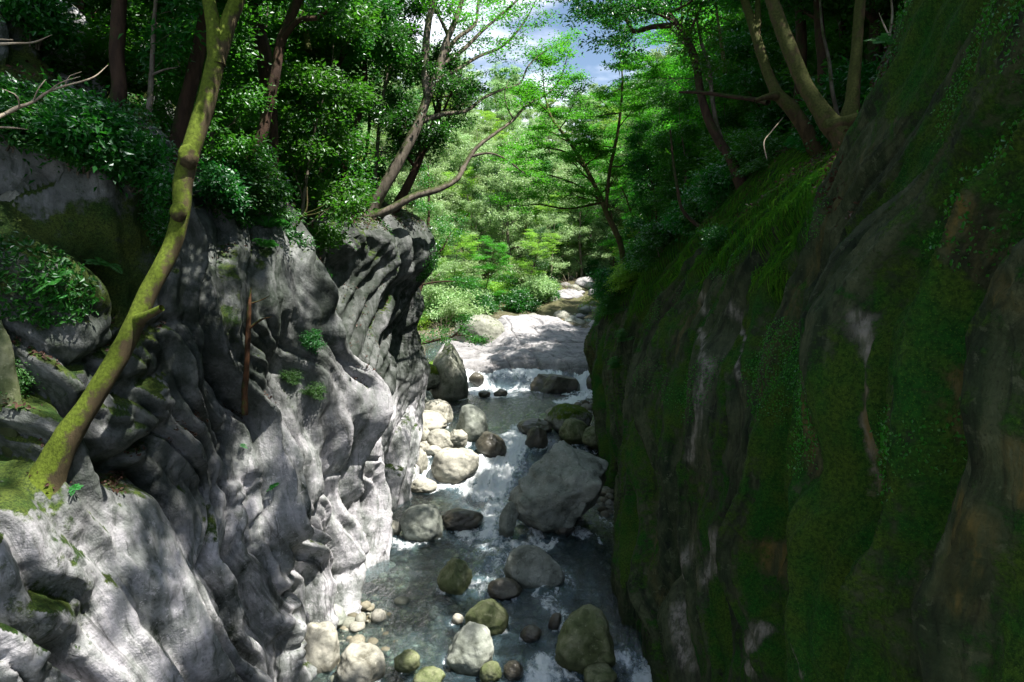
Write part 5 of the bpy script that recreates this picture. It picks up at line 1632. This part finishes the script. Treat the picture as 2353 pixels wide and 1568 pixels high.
# moss and grass hanging down the right wall's brow
PRm, NRm, DRP, SR = GR
r_ = np.random.RandomState(331)
wgt = (DRP > .35) & (PRm[..., 1] > 3) & (PRm[..., 1] < 34) & (PRm[..., 2] < 13.5)
ii, jj = np.nonzero(wgt)
den = pn(SR[ii, jj] * 1.1, PRm[ii, jj, 2] * .25, 3.0, 332)
keep = den > -.12
ii, jj = ii[keep], jj[keep]
sel = r_.choice(len(ii), 26000)
ii, jj = ii[sel], jj[sel]
nseg = 5
Vs, Fs = [], []
k_i = np.clip(np.round(.55 / np.maximum(.05, .0032 * PRm[ii, 0, 1]) * .035).astype(int), 0, 3)
P_ = []
for sgi in range(nseg + 1):
    i2 = np.clip(ii + (sgi * k_i * r_.uniform(.4, 1.4, len(ii))).astype(int), 0, PRm.shape[0] - 1)
    j2 = np.clip(jj - (sgi * r_.uniform(.4, 2.6, len(ii))).astype(int), 0, PRm.shape[1] - 1)
    lift = .015 + .05 * math.sin(sgi / nseg * 2.6) * r_.uniform(.4, 1.4, len(ii))
    P_.append(PRm[i2, j2] + NRm[i2, j2] * lift[:, None])
P_ = np.stack(P_, 1)
wd = r_.uniform(.004, .011, len(ii))[:, None] * np.linspace(1, .3, nseg + 1)[None]
sd = np.zeros_like(P_)
tn = P_[:, 1:] - P_[:, :-1]
tn = np.concatenate([tn, tn[:, -1:]], 1)
sd = np.cross(tn, NRm[ii, jj][:, None])
sd /= np.linalg.norm(sd, axis=2)[..., None] + 1e-6
Va = np.stack([P_ - sd * wd[..., None], P_ + sd * wd[..., None]], 2).reshape(len(ii), -1, 3)
base_i = np.arange(len(ii))[:, None] * (2 * (nseg + 1)) + np.arange(nseg)[None] * 2
Fq = np.stack([base_i, base_i + 1, base_i + 3, base_i + 2], -1).reshape(-1, 4)
mo = obj("hanging_moss", mesh_np("hanging moss strands", Va.reshape(-1, 3), Fq, True, None, [M['moss_strand']]))
tag(mo, "long green moss and grass strands hanging down the brow of the dark wall", "moss", kind="stuff")


# fallen leaves on both rims, small cliff plants, far undergrowth
def scatter_leaves(name, label, cat, P, N, mask, n, L, W, mat, seed, jit=.5, lift=.03, hang=False):
    r = np.random.RandomState(seed)
    i, j = np.nonzero(mask)
    s = r.choice(len(i), n)
    i, j = i[s], j[s]
    C = P[i, j] + N[i, j] * (lift * r.uniform(.2, 1.6, n))[:, None] + r.normal(size=(n, 3)) * .03
    nn = N[i, j] + r.normal(size=(n, 3)) * jit
    dd = r.normal(size=(n, 3))
    if hang: dd[:, 2] -= 1.5
    k = r.uniform(.6, 1.4, n)
    V, F = leaves(C, nn, dd, L * k, W * k)
    o = obj(name, mesh_np(label[:50], V, F, False, None, [M[mat]]))
    tag(o, label, cat, kind="stuff")


mR = (NR2[..., 2] > .55) & (PR2[..., 2] > 8.2) & (PR2[..., 1] > 7) & (PR2[..., 1] < 26) & (PR2[..., 2] < 16)
scatter_leaves("leaf_litter", "brown fallen leaves and twigs littering the rim between the trunks of the dark wall", "leaf litter", PR2, NR2, mR & (pn(PR2[..., 0], PR2[..., 1], PR2[..., 2], 341) > -.05), 14000, .06, .03, 'litter', 342)
mL = (NL2[..., 2] > .62) & (PL2[..., 1] > 7) & (PL2[..., 1] < 26) & (PL2[..., 2] < 16) & (PL2[..., 2] > 5)
scatter_leaves("leaf_litter", "brown fallen leaves caught on the ledges above the pale wall", "leaf litter", PL2, NL2, mL & (pn(PL2[..., 0] * .8, PL2[..., 1] * .8, PL2[..., 2], 343) > .0), 9000, .06, .03, 'litter', 344)
mC = (pn(PR2[..., 1] * .9, PR2[..., 2] * .7, 1.0, 345) > .25) & (PR2[..., 2] > 5.2) & (PR2[..., 2] < 10.5) & (PR2[..., 1] > 3) & (PR2[..., 1] < 22)
scatter_leaves("creeping_leaves", "tiny creeping leaves spread over the dark mossy wall face", "creeper", PR2, NR2, mC, 30000, .026, .018, 'leaf_mid', 346, .6, .02, True)
mC = (pn(PL2[..., 1] * .8, PL2[..., 2] * .8, 2.0, 347) > .22) & (PL2[..., 2] > 7.0) & (PL2[..., 2] < 13) & (PL2[..., 1] > 7) & (PL2[..., 1] < 24)
scatter_leaves("creeping_leaves", "small dark plants covering ledges and cracks over the pale wall", "creeper", PL2, NL2, mC, 20000, .07, .035, 'leaf_shrub', 348, .8, .07)
hx, hy = rs.uniform(-1, 1, 150000), 45 + 85 * rs.uniform(0, 1, 150000)**1.2
hx = 2 + hx * (12 + .36 * (hy - 45))
okm = ~((hy < 61) & (hx > -5) & (hx < 8.5))
hx, hy = hx[okm], hy[okm]
from numpy import interp
jx = np.interp(hx, gx, np.arange(len(gx)))
jy = np.interp(hy, gy, np.arange(len(gy)))
hz = gz[np.clip(jy.round().astype(int), 0, len(gy) - 1), np.clip(jx.round().astype(int), 0, len(gx) - 1)]
cl_ = .5 + pn(hx * .4, hy * .4, .5, 351)
C = np.stack([hx, hy, hz + rs.uniform(0, 1, len(hx)) * np.clip(cl_, .1, 1.3) * 1.6], 1)
kk = rs.uniform(.6, 1.5, len(hx)) * np.clip(hy / 80, .7, 1.4)
V, F = leaves(C, rs.normal(size=C.shape) * .7 + [0, 0, 1], rs.normal(size=C.shape), .24 * kk, .13 * kk)
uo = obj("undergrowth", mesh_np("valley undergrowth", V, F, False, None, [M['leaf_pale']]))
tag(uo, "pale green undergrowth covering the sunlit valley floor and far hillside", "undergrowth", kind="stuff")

# dead wood
def dead(name, label, branches, bark, cat="branch"):
    base = np.array(branches[0][0][0])
    T = [tube(np.asarray(p) - base, r, 7, .28, 5, 22) for p, r in branches]
    V, F = join(T)
    o = obj(name, mesh_np(label[:40], V, F, True, None, [M[bark]]), None, base)
    tag(o, label, cat)


Dd = 6.6
dead("dead_branch", "bare bleached branch with forked twigs reaching in over the left ledge",
     [(pix_path([(-40, 285, Dd - .2), (0, 268, Dd), (40, 248, Dd + .1), (75, 235, Dd + .2), (110, 212, Dd + .3), (160, 195, Dd + .4), (215, 178, Dd + .5), (248, 150, Dd + .6)]), [.022, .02, .018, .015, .012, .010, .008, .003]),
      (pix_path([(75, 235, Dd + .2), (88, 205, Dd + .2), (105, 183, Dd + .3)]), [.009, .007, .003]), (pix_path([(110, 212, Dd + .3), (140, 190, Dd + .2), (185, 176, Dd + .2)]), [.008, .006, .003]),
      (pix_path([(45, 247, Dd + .1), (38, 220, Dd), (5, 205, Dd)]), [.010, .007, .003]), (pix_path([(150, 198, Dd + .4), (155, 180, Dd + .4), (188, 165, Dd + .5)]), [.006, .004, .002])], 'bark_dead')
dead("dead_branch", "thin straight bleached twig above the forked one at the left side", [(pix_path([(-30, 103, 7), (30, 100, 7), (75, 98, 7.1), (120, 80, 7.2)]), [.014, .011, .009, .003]), (pix_path([(-20, 90, 7), (30, 92, 7)]), [.008, .004])], 'bark_dead')
dead("dead_branch", "short pale twig low on the left ledge", [(pix_path([(-20, 293, 7), (30, 294, 7), (65, 298, 7.1)]), [.010, .008, .003])], 'bark_dead')
dead("rotten_trunk", "broken upright red-brown rotten trunk leaning in the cleft of the pale wall",
     [(pix_path([(562, 955, 10.6), (563, 900, 10.7), (567, 840, 10.8), (570, 760, 10.9), (574, 690, 11.0), (577, 660, 11.05)]), [.055, .05, .045, .042, .03, .008]), (pix_path([(573, 755, 10.9), (600, 735, 11), (625, 728, 11.1)]), [.025, .018, .006]),
      (pix_path([(575, 698, 11), (600, 690, 11.1), (620, 680, 11.1)]), [.014, .01, .004])], 'bark_rot', "tree trunk")
dead("dead_branch", "forked dead branch stuck in the dark hollow below the twin-stemmed tree",
     [(pix_path([(650, 535, 13.5), (685, 515, 13.4), (692, 500, 13.3), (700, 490, 13.3), (706, 430, 13.4)]), [.02, .025, .022, .018, .008]), (pix_path([(695, 498, 13.3), (730, 490, 13.2), (755, 480, 13.2)]), [.018, .014, .005]),
      (pix_path([(700, 492, 13.3), (730, 480, 13.2), (750, 468, 13.2)]), [.014, .01, .004])], 'bark_olive')
dead("dead_branch", "slim bowed dead stick leaning over the mossy drape",
     [(pix_path([(1762, 365, 11.2), (1755, 330, 11.3), (1775, 300, 11.5), (1800, 270, 11.8)]), [.008, .01, .01, .005])], 'bark_dead')
dead("dead_branch", "pale dead sticks lying on the litter rim at the top right",
     [(pix_path([(2070, 130, 10.2), (2050, 95, 10.4), (2030, 55, 10.6), (2020, 30, 10.8)]), [.014, .012, .010, .005]), (pix_path([(2095, 40, 10.5), (2085, 20, 10.6), (2075, -10, 10.7)]), [.010, .008, .005])], 'bark_dead')
# ------------------------------------------------------------------ sun, sky
SUN = np.array([.40, -.14, .90])
SUN /= np.linalg.norm(SUN)
sl = bpy.data.lights.new("sun", 'SUN')
sl.energy = 5.0
sl.angle = R(.53)
sl.color = (1.0, .955, .88)
so = obj("sun", sl)
so.rotation_euler = Vector(SUN).to_track_quat('Z', 'Y').to_euler()
so.location = (10, 0, 60)
w = bpy.data.worlds.new("World")
sc.world = w
w.use_nodes = True
nt = w.node_tree
nt.nodes.clear()
sky = nt.nodes.new('ShaderNodeTexSky')
sky.sky_type = 'NISHITA'
sky.sun_disc = False
sky.sun_elevation = math.asin(SUN[2])
sky.sun_rotation = math.atan2(SUN[0], SUN[1])
sky.altitude = 600
tc = nt.nodes.new('ShaderNodeTexCoord')
mp = nt.nodes.new('ShaderNodeMapping')
mp.inputs['Scale'].default_value = (1.6, 1.6, 4.0)
nt.links.new(tc.outputs['Generated'], mp.inputs[0])
nz_ = nt.nodes.new('ShaderNodeTexNoise')
nz_.inputs['Scale'].default_value = 2.2
nz_.inputs['Detail'].default_value = 7
nt.links.new(mp.outputs[0], nz_.inputs['Vector'])
mr = nt.nodes.new('ShaderNodeMapRange')
mr.interpolation_type = 'SMOOTHSTEP'
for i, v in enumerate((.47, .62, 0, .9)):
    mr.inputs[i + 1].default_value = v
nt.links.new(nz_.outputs['Fac'], mr.inputs[0])
mx = nt.nodes.new('ShaderNodeMix')
mx.data_type = 'RGBA'
nt.links.new(mr.outputs[0], mx.inputs[0])
nt.links.new(sky.outputs[0], mx.inputs[6])
mx.inputs[7].default_value = (11.0, 11.4, 12.6, 1)
bg = nt.nodes.new('ShaderNodeBackground')
bg.inputs['Strength'].default_value = .066
nt.links.new(mx.outputs[2], bg.inputs[0])
wo = nt.nodes.new('ShaderNodeOutputWorld')
nt.links.new(bg.outputs[0], wo.inputs[0])

sc.view_settings.view_transform = 'Standard'
sc.view_settings.look = 'None'
sc.view_settings.exposure = 1.35
sc.view_settings.gamma = 1.0
sc.render.engine = 'CYCLES'
cy = sc.cycles
cy.max_bounces = 6
cy.diffuse_bounces = 3
cy.glossy_bounces = 2
cy.transmission_bounces = 4
cy.transparent_max_bounces = 6
cy.use_denoising = True
cy.sample_clamp_indirect = 6
cy.caustics_reflective = False
cy.caustics_refractive = False
